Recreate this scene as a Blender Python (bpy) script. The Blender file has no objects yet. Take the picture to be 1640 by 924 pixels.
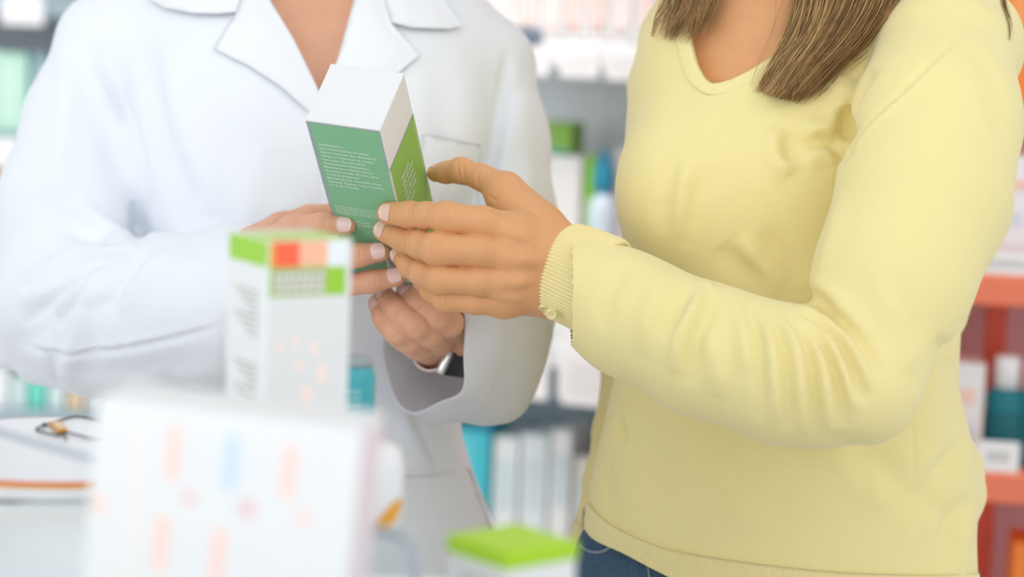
import bpy, bmesh, math, random
import numpy as np
from mathutils import Vector, Matrix
from mathutils.geometry import delaunay_2d_cdt

SC = bpy.context.scene
COL = SC.collection
random.seed(7)
RNG = np.random.default_rng(7)

# ------------------------------------------------------------------ camera
F = 3600.0                      # focal length in pixels of the 1640 px frame
PITCH, ROLL = math.radians(7.0), math.radians(2.3)
CAM = np.array([0.0, 0.0, 1.33])
_f = np.array([0, math.cos(PITCH), -math.sin(PITCH)])
_u0 = np.array([0, math.sin(PITCH), math.cos(PITCH)])
_r0 = np.array([1.0, 0, 0])
RIGHT = math.cos(ROLL) * _r0 + math.sin(ROLL) * _u0
UP = -math.sin(ROLL) * _r0 + math.cos(ROLL) * _u0
FWD = _f
BASIS = np.stack([RIGHT, UP, FWD])        # rows: view axes in world


def V3(px, py, d):
    """a point at pixel (px,py), d metres deep, in view axes (right, up, forward)"""
    return np.array([(px - 820) / F * d, (462 - py) / F * d, d])


def to_world(p):
    return CAM + np.asarray(p) @ BASIS


def to_view(p):
    return (np.asarray(p) - CAM) @ BASIS.T


def P(px, py, d):
    return Vector(to_world(V3(px, py, d)))


cd = bpy.data.cameras.new('camera')
cam = bpy.data.objects.new('camera', cd)
COL.objects.link(cam)
cd.sensor_width = 36.0
cd.lens = 36.0 * F / 1640
m = Matrix.Identity(4)
for i in range(3):
    m[i][0], m[i][1], m[i][2], m[i][3] = RIGHT[i], UP[i], -FWD[i], CAM[i]
cam.matrix_world = m
cd.clip_start = 0.05
cd.dof.use_dof = True
cd.dof.focus_distance = 1.72
cd.dof.aperture_fstop = 3.3
SC.camera = cam

# ------------------------------------------------------------------ light
SC.view_settings.view_transform = 'Standard'
SC.view_settings.look = 'None'
SC.view_settings.gamma = 1.0
SC.view_settings.exposure = 0.0
SC.view_settings.use_curve_mapping = False
w = bpy.data.worlds.new('store_daylight')
SC.world = w
w.use_nodes = True
w.node_tree.nodes['Background'].inputs[0].default_value = (0.93, 0.97, 1.0, 1)
w.node_tree.nodes['Background'].inputs[1].default_value = 0.85


def area(name, loc, target, sx, sy, power, col=(1, 1, 1)):
    l = bpy.data.lights.new(name, 'AREA')
    l.shape = 'RECTANGLE'
    l.size, l.size_y, l.energy, l.color = sx, sy, power, col
    o = bpy.data.objects.new(name, l)
    COL.objects.link(o)
    o.location = loc
    o.rotation_euler = (Vector(target) - Vector(loc)).to_track_quat('-Z', 'Y').to_euler()
    return o


area('front_fill', (0.0, -2.7, 1.35), (0.0, 1.9, 1.15), 5.4, 2.6, 36, (0.98, 0.99, 1.0))  # added soft fill from behind the camera, no window is known there
area('left_fill', (-2.6, -0.6, 1.25), (0.0, 1.95, 0.95), 2.6, 2.3, 32, (0.98, 0.99, 1.0))  # fill added on the left to lift the shaded lower coat and cuff
area('ceiling_light', (-0.5, -0.2, 2.75), (0.0, 1.8, 1.1), 1.6, 1.2, 5, (1.0, 0.985, 0.96))
area('ceiling_light', (1.6, 0.5, 2.75), (0.5, 1.8, 1.1), 1.4, 1.0, 8, (1.0, 0.975, 0.94))
sl = area('ceiling_light', (0.2, 2.62, 2.6), (0.2, 3.3, 0.7), 3.4, 0.4, 17, (1.0, 0.99, 0.97))  # extra overhead fill, added to brighten the shelves behind the people
sl.data.spread = math.radians(72)


# ------------------------------------------------------------------ materials
def mat(name, col, rough=0.5, bump=None, sss=0.0, sheen=0.0, spec=0.5, metal=0.0,
        trans=0.0, vary=None, ior=1.45, sssr=(1, .3, .15), scale=0.003):
    M = bpy.data.materials.new(name)
    M.use_nodes = True
    nt = M.node_tree
    b = nt.nodes['Principled BSDF']
    b.inputs['Base Color'].default_value = (*col, 1)
    b.inputs['Roughness'].default_value = rough
    b.inputs['Specular IOR Level'].default_value = spec
    b.inputs['Metallic'].default_value = metal
    b.inputs['IOR'].default_value = ior
    b.inputs['Transmission Weight'].default_value = trans
    if sheen:
        b.inputs['Sheen Weight'].default_value = sheen
        b.inputs['Sheen Roughness'].default_value = 0.4
    if sss:
        b.inputs['Subsurface Weight'].default_value = sss
        b.inputs['Subsurface Radius'].default_value = sssr
        b.inputs['Subsurface Scale'].default_value = scale
    tc = nt.nodes.new('ShaderNodeTexCoord')
    if vary:
        sc, amt = vary
        n = nt.nodes.new('ShaderNodeTexNoise')
        n.inputs['Scale'].default_value = sc
        n.inputs['Detail'].default_value = 4
        nt.links.new(tc.outputs['Object'], n.inputs['Vector'])
        mx = nt.nodes.new('ShaderNodeMix')
        mx.data_type = 'RGBA'
        mx.inputs[6].default_value = (*[c * (1 - amt) for c in col], 1)
        mx.inputs[7].default_value = (*[min(1, c * (1 + amt * .7)) for c in col], 1)
        nt.links.new(n.outputs['Fac'], mx.inputs[0])
        nt.links.new(mx.outputs[2], b.inputs['Base Color'])
    if bump:
        sc, dist, st = bump
        n = nt.nodes.new('ShaderNodeTexNoise')
        n.inputs['Scale'].default_value = sc
        n.inputs['Detail'].default_value = 3
        nt.links.new(tc.outputs['Object'], n.inputs['Vector'])
        bp = nt.nodes.new('ShaderNodeBump')
        bp.inputs['Distance'].default_value = dist
        bp.inputs['Strength'].default_value = st
        nt.links.new(n.outputs['Fac'], bp.inputs['Height'])
        nt.links.new(bp.outputs[0], b.inputs['Normal'])
    return M


def srgb(r, g, b):
    f = lambda c: (c / 255 / 12.92) if c / 255 <= .04045 else ((c / 255 + .055) / 1.055) ** 2.4
    return (f(r), f(g), f(b))


M_COAT = mat('white_cotton', (0.85, 0.88, 0.925), 0.85, (700, .0006, .25), sheen=.15, spec=.2)
M_COAT2 = mat('white_cotton_collar', (0.86, 0.885, 0.925), 0.85, (700, .0006, .25), sheen=.15, spec=.2)
M_KNIT = mat('yellow_fine_knit', (0.87, 0.755, 0.36), 0.95, (1300, .0012, .35), sheen=.35, spec=.1, vary=(900, .07))
M_RIB = mat('yellow_rib_knit', (0.87, 0.755, 0.38), 0.95, (1300, .001, .3), sheen=.35, spec=.1, vary=(900, .06))
M_SKIN_C = mat('tanned_skin', (0.72, 0.37, 0.17), 0.48, (420, .0005, .22), sss=.28, vary=(55, .10), spec=.4)
M_SKIN_P = mat('rosy_skin', (0.74, 0.40, 0.255), 0.48, (420, .0005, .22), sss=.28, vary=(55, .10), spec=.4)
M_NAIL = mat('natural_nail', (0.80, 0.53, 0.43), 0.2, spec=.6)
M_NAILTIP = mat('nail_edge', (0.87, 0.70, 0.58), 0.2, spec=.6)
M_NAIL_P = mat('polished_nail', (0.86, 0.60, 0.57), 0.12, spec=.7)
M_DENIM = mat('blue_denim', (0.055, 0.11, 0.18), 0.9, (900, .001, .6), vary=(260, .5))
M_THREAD = mat('denim_thread', (0.25, 0.30, 0.36), 0.8)
M_HAIR = mat('light_brown_hair', (0.44, 0.25, 0.095), 0.5, spec=.3, vary=(40, .55))
M_HAIRD = mat('dark_brown_hair', (0.20, 0.105, 0.04), 0.5, spec=.4, vary=(40, .4))
M_HAIRB = mat('blonde_hair', (0.74, 0.50, 0.22), 0.5, spec=.3, vary=(40, .4))
def translucent(M, col, fac):
    """thin cotton lets some light through"""
    nt = M.node_tree
    b = nt.nodes['Principled BSDF']
    t = nt.nodes.new('ShaderNodeBsdfTranslucent')
    t.inputs[0].default_value = (*col, 1)
    mx = nt.nodes.new('ShaderNodeMixShader')
    mx.inputs[0].default_value = fac
    nt.links.new(b.outputs[0], mx.inputs[1])
    nt.links.new(t.outputs[0], mx.inputs[2])
    nt.links.new(mx.outputs[0], nt.nodes['Material Output'].inputs[0])
    return M


M_THIN = translucent(mat('thin_white_cotton', (0.87, 0.885, 0.91), 0.85, (700, .0006, .25), sheen=.15, spec=.2), (.88, .88, .9), .38)
M_CARD = mat('white_card', (0.80, 0.80, 0.80), 0.55, spec=.3)
M_PEARL = mat('pearl_button', (0.85, 0.74, 0.36), 0.2, spec=.7)


# ------------------------------------------------------------------ object helpers
def link(name, me, parent=None, mats=()):
    o = bpy.data.objects.new(name, me)
    COL.objects.link(o)
    for mm in mats:
        me.materials.append(mm)
    if parent is not None:
        o.parent = parent
        o.matrix_parent_inverse = parent.matrix_world.inverted()
    return o


def tag(o, label=None, cat=None, group=None, kind=None):
    if label: o['label'] = label
    if cat: o['category'] = cat
    if group: o['group'] = group
    if kind: o['kind'] = kind
    return o


def empty(name, loc, rz=0.0):
    o = bpy.data.objects.new(name, None)
    COL.objects.link(o)
    o.empty_display_size = 0.05
    o.location = loc
    o.rotation_euler = (0, 0, rz)
    o.matrix_world = Matrix.Translation(Vector(loc)) @ Matrix.Rotation(rz, 4, 'Z')
    return o


def np_mesh(name, verts, faces, smooth=True, matidx=None):
    """verts world (N,3); faces: (M,4) or (M,3) int array, or list of arrays"""
    me = bpy.data.meshes.new(name)
    fl = faces if isinstance(faces, list) else [faces]
    fl = [f for f in fl if len(f)]
    me.vertices.add(len(verts))
    me.vertices.foreach_set('co', np.asarray(verts, np.float32).ravel())
    loops = np.concatenate([f.ravel() for f in fl]).astype(np.int32)
    tot = np.concatenate([np.full(len(f), f.shape[1]) for f in fl]).astype(np.int32)
    st = np.concatenate([[0], np.cumsum(tot)[:-1]]).astype(np.int32)
    me.loops.add(len(loops))
    me.loops.foreach_set('vertex_index', loops)
    me.polygons.add(len(tot))
    me.polygons.foreach_set('loop_start', st)
    me.polygons.foreach_set('loop_total', tot)
    if smooth:
        me.polygons.foreach_set('use_smooth', np.ones(len(tot), bool))
    if matidx is not None:
        me.polygons.foreach_set('material_index', np.asarray(matidx, np.int32))
    me.update(calc_edges=True)
    me.validate()
    return me


def bm_obj(name, bm, parent, mats, smooth=False, M=None):
    if M is not None:
        bmesh.ops.transform(bm, matrix=M, verts=bm.verts)
    bmesh.ops.recalc_face_normals(bm, faces=bm.faces)
    me = bpy.data.meshes.new(name)
    bm.to_mesh(me)
    bm.free()
    if smooth:
        me.polygons.foreach_set('use_smooth', np.ones(len(me.polygons), bool))
    o = link(name, me, parent, mats)
    return o


def place(o, loc_world):
    """move the origin of a mesh object to loc_world, geometry staying where it is"""
    loc = Vector(loc_world)
    o.data.transform(Matrix.Translation(-loc))
    o.location = loc
    bpy.context.view_layer.update()
    return o


def add_box(bm, c, s, bev=0.0, mi=0, seg=2, M=None):
    r = bmesh.ops.create_cube(bm, size=1.0)
    vs = r['verts']
    bmesh.ops.scale(bm, vec=s, verts=vs)
    bmesh.ops.translate(bm, vec=c, verts=vs)
    fs = list({f for v in vs for f in v.link_faces})
    if bev > 0:
        es = list({e for v in vs for e in v.link_edges})
        rb = bmesh.ops.bevel(bm, geom=es, offset=bev, segments=seg, affect='EDGES', profile=.5)
        fs = list({f for f in rb['faces']} | {f for f in fs if f.is_valid})
        vs = list({v for f in fs for v in f.verts})
        fs = list({f for v in vs for f in v.link_faces})
    for f in fs:
        f.material_index = mi
    if M is not None:
        bmesh.ops.transform(bm, matrix=M, verts=vs)
    return vs


def add_lathe(bm, prof, n=32, c=(0, 0, 0), mi=0, sx=1.0, sy=1.0):
    rings = []
    for r, z in prof:
        if r < 1e-6:
            rings.append([bm.verts.new((c[0], c[1], c[2] + z))])
        else:
            rings.append([bm.verts.new((c[0] + sx * r * math.cos(2 * math.pi * i / n),
                                        c[1] + sy * r * math.sin(2 * math.pi * i / n), c[2] + z)) for i in range(n)])
    for a, b in zip(rings[:-1], rings[1:]):
        for i in range(n):
            j = (i + 1) % n
            if len(a) == 1 and len(b) == 1: continue
            if len(a) == 1: f = bm.faces.new((a[0], b[i], b[j]))
            elif len(b) == 1: f = bm.faces.new((a[i], b[0], a[j]))
            else: f = bm.faces.new((a[i], b[i], b[j], a[j]))
            f.material_index = mi
            f.smooth = True


def add_tube(bm, pts, r, n=8, mi=0, closed=False):
    pts = [Vector(p) for p in pts]
    N = len(pts)
    rs = r if hasattr(r, '__len__') else [r] * N
    rings = []
    up = Vector((0.13, 0.21, 1)).normalized()
    for i, p in enumerate(pts):
        a = pts[(i - 1) % N] if (closed or i > 0) else p
        b = pts[(i + 1) % N] if (closed or i < N - 1) else p
        t = (b - a).normalized()
        x = t.cross(up)
        if x.length < 1e-4: x = t.cross(Vector((1, 0, 0)))
        x.normalize()
        y = t.cross(x)
        rings.append([bm.verts.new(p + rs[i] * (x * math.cos(2 * math.pi * k / n) + y * math.sin(2 * math.pi * k / n))) for k in range(n)])
    for i in range(N if closed else N - 1):
        A, B = rings[i], rings[(i + 1) % N]
        for k in range(n):
            f = bm.faces.new((A[k], A[(k + 1) % n], B[(k + 1) % n], B[k]))
            f.material_index = mi
            f.smooth = True
    if not closed:
        for R in (rings[0], rings[-1]):
            f = bm.faces.new(R)
            f.material_index = mi


def text_geo(body, size, align='LEFT', spacing=1.0, shear=0.0, bold=0.0):
    c = bpy.data.curves.new('lettering', 'FONT')
    c.body = body
    c.size = size
    c.align_x = align
    c.space_line = spacing
    c.shear = shear
    c.resolution_u = 2
    c.offset = bold
    o = bpy.data.objects.new('lettering', c)
    COL.objects.link(o)
    dg = bpy.context.evaluated_depsgraph_get()
    me = bpy.data.meshes.new_from_object(o.evaluated_get(dg))
    vs = [v.co.copy() for v in me.vertices]
    fs = [tuple(p.vertices) for p in me.polygons]
    bpy.data.objects.remove(o)
    bpy.data.curves.remove(c)
    bpy.data.meshes.remove(me)
    return vs, fs


def add_geo(bm, vs, fs, fn, mi):
    bv = [bm.verts.new(fn(v)) for v in vs]
    for f in fs:
        try:
            bf = bm.faces.new([bv[i] for i in f])
            bf.material_index = mi
        except ValueError:
            pass


# ------------------------------------------------------------------ implicit surface modelling (view axes)
def catmull(pts, n):
    """resample a polyline of k-vectors smoothly with n samples per span"""
    p = np.asarray(pts, float)
    if len(p) < 3:
        t = np.linspace(0, 1, n + 1)[:, None]
        return p[0] + (p[-1] - p[0]) * t
    q = np.vstack([2 * p[0] - p[1], p, 2 * p[-1] - p[-2]])
    out = []
    t = np.linspace(0, 1, n, endpoint=False)[:, None]
    for i in range(len(p) - 1):
        a, b, c, d = q[i], q[i + 1], q[i + 2], q[i + 3]
        out.append(.5 * ((2 * b) + (c - a) * t + (2 * a - 5 * b + 4 * c - d) * t ** 2 + (3 * b - a - 3 * c + d) * t ** 3))
    out.append(p[-1:])
    return np.vstack(out)


def smin(a, b, k):
    if k <= 0: return np.minimum(a, b)
    h = np.clip(k - np.abs(a - b), 0, None) / k
    return np.minimum(a, b) - h * h * k * .25


def smax(a, b, k):
    return -smin(-a, -b, k)


class Cone:
    def __init__(s, a, b, ra, rb, n=None, flat=1.0):
        s.a, s.b, s.ra, s.rb = np.asarray(a, float), np.asarray(b, float), ra, rb
        s.n = None if n is None else np.asarray(n, float) / np.linalg.norm(n)
        s.flat = flat
        s.c = (s.a + s.b) / 2
        s.R = np.linalg.norm(s.a - s.b) / 2 + max(ra, rb)

    def __call__(s, p):
        ba = s.b - s.a
        L = ba @ ba + 1e-12
        t = np.clip((p - s.a) @ ba / L, 0, 1)
        q = p - s.a - t[:, None] * ba
        r = s.ra + (s.rb - s.ra) * t
        if s.n is not None:
            qn = q @ s.n
            q = q + (qn / s.flat - qn)[:, None] * s.n
            return (np.sqrt((q * q).sum(1)) - r) * (s.flat if s.flat < 1 else 1)
        return np.sqrt((q * q).sum(1)) - r


class Ell:
    def __init__(s, c, r, R=None):
        s.c, s.r = np.asarray(c, float), np.asarray(r, float)
        s.M = np.eye(3) if R is None else np.asarray(R, float)
        s.R = max(r)

    def __call__(s, p):
        q = (p - s.c) @ s.M.T
        k0 = np.sqrt(((q / s.r) ** 2).sum(1))
        k1 = np.sqrt(((q / s.r ** 2) ** 2).sum(1)) + 1e-9
        return k0 * (k0 - 1) / k1


class Group:
    def __init__(s, prims, k):
        s.p, s.k = prims, k
        lo = np.min([q.c - q.R for q in prims], 0)
        hi = np.max([q.c + q.R for q in prims], 0)
        s.c = (lo + hi) / 2
        s.R = np.linalg.norm(hi - lo) / 2

    def __call__(s, p):
        d = s.p[0](p)
        for q in s.p[1:]:
            d = smin(d, q(p), s.k)
        return d


class Loft:
    """rows of (py, xl, xr, zc, half depth) in pixels of a reference depth + metres"""
    def __init__(s, rows, dref, n=2.3):
        rows = np.asarray(rows, float)
        R = catmull(rows, 12)
        y = (462 - R[:, 0]) / F * dref
        o = np.argsort(y)
        s.y = y[o]
        s.cx = (((R[:, 1] + R[:, 2]) / 2 - 820) / F * dref)[o]
        s.w = ((R[:, 2] - R[:, 1]) / 2 / F * dref)[o]
        s.cz, s.h = R[o, 3], R[o, 4]
        s.n = n
        s.c = np.array([s.cx.mean(), (s.y[0] + s.y[-1]) / 2, s.cz.mean()])
        s.R = math.hypot((s.y[-1] - s.y[0]) / 2, s.w.max() * 1.2) + s.h.max()

    def __call__(s, p):
        y = p[:, 1]
        cx, w_, cz, h = (np.interp(y, s.y, q) for q in (s.cx, s.w, s.cz, s.h))
        dx, dz = p[:, 0] - cx, p[:, 2] - cz
        rho = ((np.abs(dx) / w_) ** s.n + (np.abs(dz) / h) ** s.n) ** (1 / s.n)
        L = np.sqrt(dx * dx + dz * dz)
        d = np.where(rho > .3, L * (1 - 1 / np.maximum(rho, 1e-6)), -np.minimum(w_, h) * .7)
        d = np.maximum(d, -np.minimum(w_, h))
        ey = np.maximum(y - s.y[-1], s.y[0] - y)
        return np.where(ey > 0, np.sqrt(np.maximum(d, 0) ** 2 + ey ** 2), np.maximum(d, ey))


class PolyCut:
    """everything whose pixel position is inside a polygon, nearer than zmax"""
    def __init__(s, poly, zmax, zmin=-9):
        s.poly, s.zmax, s.zmin = np.asarray(poly, float), zmax, zmin
        s.c, s.R = None, None

    def __call__(s, p):
        z = np.maximum(p[:, 2], .2)
        q = np.stack([p[:, 0] / z * F + 820, 462 - p[:, 1] / z * F], 1)
        d = np.full(len(q), 1e18)
        ins = np.zeros(len(q), bool)
        n = len(s.poly)
        for i in range(n):
            a, b = s.poly[i], s.poly[(i + 1) % n]
            e = b - a
            ww = q - a
            t = np.clip(ww @ e / (e @ e), 0, 1)
            r = ww - t[:, None] * e
            d = np.minimum(d, (r * r).sum(1))
            c = ((a[1] <= q[:, 1]) & (b[1] > q[:, 1])) | ((b[1] <= q[:, 1]) & (a[1] > q[:, 1]))
            den = (b[1] - a[1]) if abs(b[1] - a[1]) > 1e-9 else 1e-9
            xi = a[0] + (q[:, 1] - a[1]) * e[0] / den
            ins ^= c & (q[:, 0] < xi)
        d = np.sqrt(d) * z / F
        d = np.where(ins, -d, d)
        return np.maximum(np.maximum(d, p[:, 2] - s.zmax), s.zmin - p[:, 2])


class Stroke:
    """a fold: raises (amp>0) or sinks (amp<0) the surface along a 3-D polyline"""
    def __init__(s, pts, amp, wid, sharp=False, taper=True, nrm=None):
        s.pts = np.asarray(pts)
        s.nrm = nrm
        n = len(s.pts)
        t = np.linspace(0, 1, n)
        s.a = amp * (np.clip(np.minimum(t, 1 - t) / .3, .0, 1) ** .7 if taper else np.ones(n))
        s.w, s.sharp = wid, sharp
        s.c = (s.pts.min(0) + s.pts.max(0)) / 2
        s.R = np.linalg.norm(s.pts.max(0) - s.pts.min(0)) / 2 + wid * 3.2

    def __call__(s, p):
        best = np.full(len(p), 1e18)
        amp = np.zeros(len(p))
        for i in range(len(s.pts) - 1):
            a, e = s.pts[i], s.pts[i + 1] - s.pts[i]
            ww = p - a
            t = np.clip(ww @ e / (e @ e + 1e-12), 0, 1)
            r = ww - t[:, None] * e
            d = (r * r).sum(1)
            if s.nrm is not None:
                d = d - .80 * (r @ s.nrm[i]) ** 2
            am = s.a[i] + (s.a[i + 1] - s.a[i]) * t
            mk = d < best
            best = np.where(mk, d, best)
            amp = np.where(mk, am, amp)
        if s.sharp:
            g = np.exp(-np.sqrt(best) / s.w * 1.3)
        else:
            g = np.exp(-best / (s.w * s.w))
        return amp * g


class Model:
    def __init__(s):
        s.base, s.strokes, s.cuts = [], [], []

    def add(s, prim, k=0.01):
        s.base.append((prim, k))
        return s

    def base_d(s, p, cull=None):
        d = np.full(len(p), 1.0)
        for q, k in s.base:
            if cull is not None and np.linalg.norm(q.c - cull[0]) - q.R - cull[1] > k + cull[1] * 1.2 + .012:
                continue
            d = smin(d, q(p), k)
        return d

    def __call__(s, p, cull=None):
        d = s.base_d(p, cull)
        for st in s.strokes:
            if cull is not None and np.linalg.norm(st.c - cull[0]) > st.R + cull[1]:
                continue
            d = d - st(p)
        for c, k in s.cuts:
            d = smax(d, -c(p), k)
        return d

    def trace(s, px, z0=1.2, z1=2.6, full=False, step=.004):
        """first surface depth along pixel rays (N,2) -> view points (N,3), nan where missed"""
        px = np.asarray(px, float)
        u = np.stack([(px[:, 0] - 820) / F, (462 - px[:, 1]) / F, np.ones(len(px))], 1)
        z = np.full(len(px), z0)
        f = s if full else s.base_d
        done = np.zeros(len(px), bool)
        for it in range(260):
            d = f(u * z[:, None])
            hit = d < .0003
            done |= hit
            z = np.where(done, z, z + np.clip(d * .7, .0004, .05))
            if done.all() or (z > z1).all(): break
        z = np.where(done, z, np.nan)
        return u * z[:, None]

    def fold(s, px, amp, wid, sharp=False, n=5, taper=True, off=0.0):
        q = catmull(px, n)
        p = s.trace(q)
        ok = ~np.isnan(p[:, 2])
        if ok.sum() < 2: return
        p = p[ok]
        p[:, 2] += off
        e = .001
        g = np.stack([s.base_d(p + e * np.eye(3)[i]) - s.base_d(p - e * np.eye(3)[i]) for i in range(3)], 1)
        g /= np.linalg.norm(g, axis=1)[:, None] + 1e-9
        s.strokes.append(Stroke(p, amp, wid, sharp, taper, g))

    def grad(s, p, e=.0006):
        g = np.stack([s(p + e * np.eye(3)[i]) - s(p - e * np.eye(3)[i]) for i in range(3)], 1)
        return g / (np.linalg.norm(g, axis=1)[:, None] + 1e-9)


def polygonise(f, lo, hi, h, B=16, smooth=2):
    """surface-nets mesh of model f inside box lo..hi (view axes) at grid step h"""
    lo, hi = np.asarray(lo, float), np.asarray(hi, float)
    nb = np.ceil((hi - lo) / (h * B)).astype(int)
    I, J, K = np.meshgrid(*[np.arange(n) for n in nb], indexing='ij')
    blk = np.stack([I.ravel(), J.ravel(), K.ravel()], 1)
    cen = lo + (blk + .5) * h * B
    dc = np.concatenate([f(c) for c in np.array_split(cen, max(1, len(cen) // 20000))])
    rad = h * B * math.sqrt(3) / 2
    act = blk[np.abs(dc) < rad * 1.35 + .014]
    g = np.arange(B + 1)
    gi, gj, gk = np.meshgrid(g, g, g, indexing='ij')
    loc = np.stack([gi.ravel(), gj.ravel(), gk.ravel()], 1)
    S = (nb * B + 4).astype(np.int64)
    key = lambda c: (c[:, 0] * S[1] + c[:, 1]) * S[2] + c[:, 2]
    off8 = [(a, b, c) for a in (0, 1) for b in (0, 1) for c in (0, 1)]
    ed = [(x, y) for x in range(8) for y in range(x + 1, 8) if sum(abs(off8[x][i] - off8[y][i]) for i in range(3)) == 1]
    VK, VP, EG = [], [], []
    for b in act:
        base = b * B
        p = lo + (loc + base) * h
        d = f(p, (lo + (base + B / 2) * h, rad))
        if d.min() > 0 or d.max() < 0: continue
        D = d.reshape(B + 1, B + 1, B + 1)
        c8 = np.stack([D[a:a + B, bb:bb + B, c:c + B].ravel() for a, bb, c in off8], 1)
        ng = (c8 < 0).sum(1)
        cells = np.nonzero((ng > 0) & (ng < 8))[0]
        if len(cells):
            v = c8[cells]
            acc = np.zeros((len(cells), 3))
            cnt = np.zeros(len(cells))
            for x, y in ed:
                a, bb = v[:, x], v[:, y]
                cr = (a < 0) != (bb < 0)
                t = np.where(cr, a / np.where(cr, a - bb, 1), 0)
                q = np.array(off8[x]) + t[:, None] * (np.array(off8[y]) - np.array(off8[x]))
                acc += q * cr[:, None]
                cnt += cr
            ci = np.stack([cells // (B * B), cells // B % B, cells % B], 1) + base
            VK.append(key(ci + 1))
            VP.append(lo + (ci + acc / cnt[:, None]) * h)
        for ax in range(3):
            sl0 = D[:B, :B, :B]
            sl1 = (D[1:, :B, :B], D[:B, 1:, :B], D[:B, :B, 1:])[ax]
            e = np.nonzero(((sl0 < 0) != (sl1 < 0)).ravel())[0]
            if len(e):
                ei = np.stack([e // (B * B), e // B % B, e % B], 1) + base
                EG.append(np.concatenate([ei, np.full((len(e), 1), ax), (sl0.ravel()[e] < 0)[:, None]], 1))
    VK, VP, EG = np.concatenate(VK), np.concatenate(VP), np.concatenate(EG)
    o = np.argsort(VK)
    VK, VP = VK[o], VP[o]
    quads = []
    for ax in range(3):
        E = EG[EG[:, 3] == ax]
        a1, a2 = (ax + 1) % 3, (ax + 2) % 3
        idx, ok = [], np.ones(len(E), bool)
        for s1, s2 in ((0, 0), (-1, 0), (-1, -1), (0, -1)):
            c = E[:, :3].copy()
            c[:, a1] += s1
            c[:, a2] += s2
            kk = key(c + 1)
            pos = np.clip(np.searchsorted(VK, kk), 0, len(VK) - 1)
            ok &= VK[pos] == kk
            idx.append(pos)
        Q = np.stack(idx, 1)
        # the view axes are left handed in the world, so the winding is the mirror of the usual one
        Q = np.where(E[:, 4:5] == 1, Q[:, ::-1], Q)
        quads.append(Q[ok])
    Q = np.concatenate(quads)
    V = VP.copy()
    if smooth:
        E = np.concatenate([Q[:, [0, 1]], Q[:, [1, 2]], Q[:, [2, 3]], Q[:, [3, 0]]])
        n = len(V)
        deg = np.bincount(E.ravel(), minlength=n).astype(float)
        deg[deg == 0] = 1
        for it in range(smooth):
            for lam in (.5, -.52):
                A = np.zeros_like(V)
                for i in range(3):
                    A[:, i] = np.bincount(E[:, 0], V[E[:, 1], i], n) + np.bincount(E[:, 1], V[E[:, 0], i], n)
                V = V + lam * (A / deg[:, None] - V)
    return V, Q


def model_obj(name, f, lo, hi, h, parent, mats, smooth=2):
    V, Q = polygonise(f, lo, hi, h, smooth=smooth)
    me = np_mesh(name, to_world(V), Q)
    return link(name, me, parent, mats)


def chain(pts, k=.02, n=None, flat=1.0, sub=1):
    """pts rows (px,py,depth,radius px) -> Group of cones"""
    q = []
    for px, py, d, r in pts:
        q.append((V3(px, py, d), r * d / F))
    return Group([Cone(a[0], b[0], a[1], b[1], n, flat) for a, b in zip(q[:-1], q[1:])], k)


def strip(name, edge_a, edge_b, model, parent, mats, off=.0015, thick=.0012, nu=120, nv=8, ribs=0, amp=.0005, z0=1.2):
    """a band of cloth lying on a model between two pixel polylines"""
    A, Bp = catmull(edge_a, 20), catmull(edge_b, 20)

    def even(q, n):
        s = np.concatenate([[0], np.cumsum(np.linalg.norm(np.diff(q, axis=0), axis=1))])
        t = np.linspace(0, s[-1], n)
        return np.stack([np.interp(t, s, q[:, i]) for i in range(2)], 1)
    A, Bp = even(A, nu), even(Bp, nu)
    v = np.linspace(0, 1, nv)
    px = A[:, None] + (Bp - A)[:, None] * v[None, :, None]
    p = model.trace(px.reshape(-1, 2), z0=z0).reshape(nu, nv, 3)
    return cloth_grid(name, p, parent, mats, off, thick, ribs, amp)


def cloth_grid(name, p, parent, mats, off, thick, ribs=0, amp=0, edge=.3):
    nu, nv = p.shape[:2]
    # fill misses from neighbours along v
    for i in range(nu):
        z = p[i, :, 2]
        ok = ~np.isnan(z)
        if not ok.any(): continue
        for j in np.nonzero(~ok)[0]:
            jj = np.nonzero(ok)[0][np.argmin(abs(np.nonzero(ok)[0] - j))]
            p[i, j] = p[i, jj]
    rows = ~np.isnan(p[:, 0, 2])
    p = p[rows]
    nu = len(p)
    du = np.gradient(p, axis=0)
    dv = np.gradient(p, axis=1)
    nrm = np.cross(du, dv)
    nrm /= np.linalg.norm(nrm, axis=2)[..., None] + 1e-12
    nrm *= np.where(nrm[..., 2:3] > 0, -1, 1)
    o = np.full((nu, nv), off)
    if ribs:
        o = o + amp * np.sin(np.arange(nu) / nu * ribs * 2 * math.pi)[:, None]
    prof = np.minimum(np.linspace(0, 1, nv), 1 - np.linspace(0, 1, nv))
    o = o - off * edge * np.exp(-prof / .06)[None, :]
    top = p + nrm * o[..., None]
    bot = p + nrm * (o - thick)[..., None]
    V = np.concatenate([top.reshape(-1, 3), bot.reshape(-1, 3)])
    idx = np.arange(nu * nv).reshape(nu, nv)
    q = np.stack([idx[:-1, :-1], idx[1:, :-1], idx[1:, 1:], idx[:-1, 1:]], -1).reshape(-1, 4)
    n0 = nu * nv
    side = []
    for e in (idx[:, 0], idx[::-1, -1], idx[0, ::-1], idx[-1, :]):
        side.append(np.stack([e[:-1], e[1:], e[1:] + n0, e[:-1] + n0], 1))
    Q = np.concatenate([q, q[:, ::-1] + n0] + side)
    me = np_mesh(name, to_world(V), Q)
    return link(name, me, parent, mats)


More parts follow.
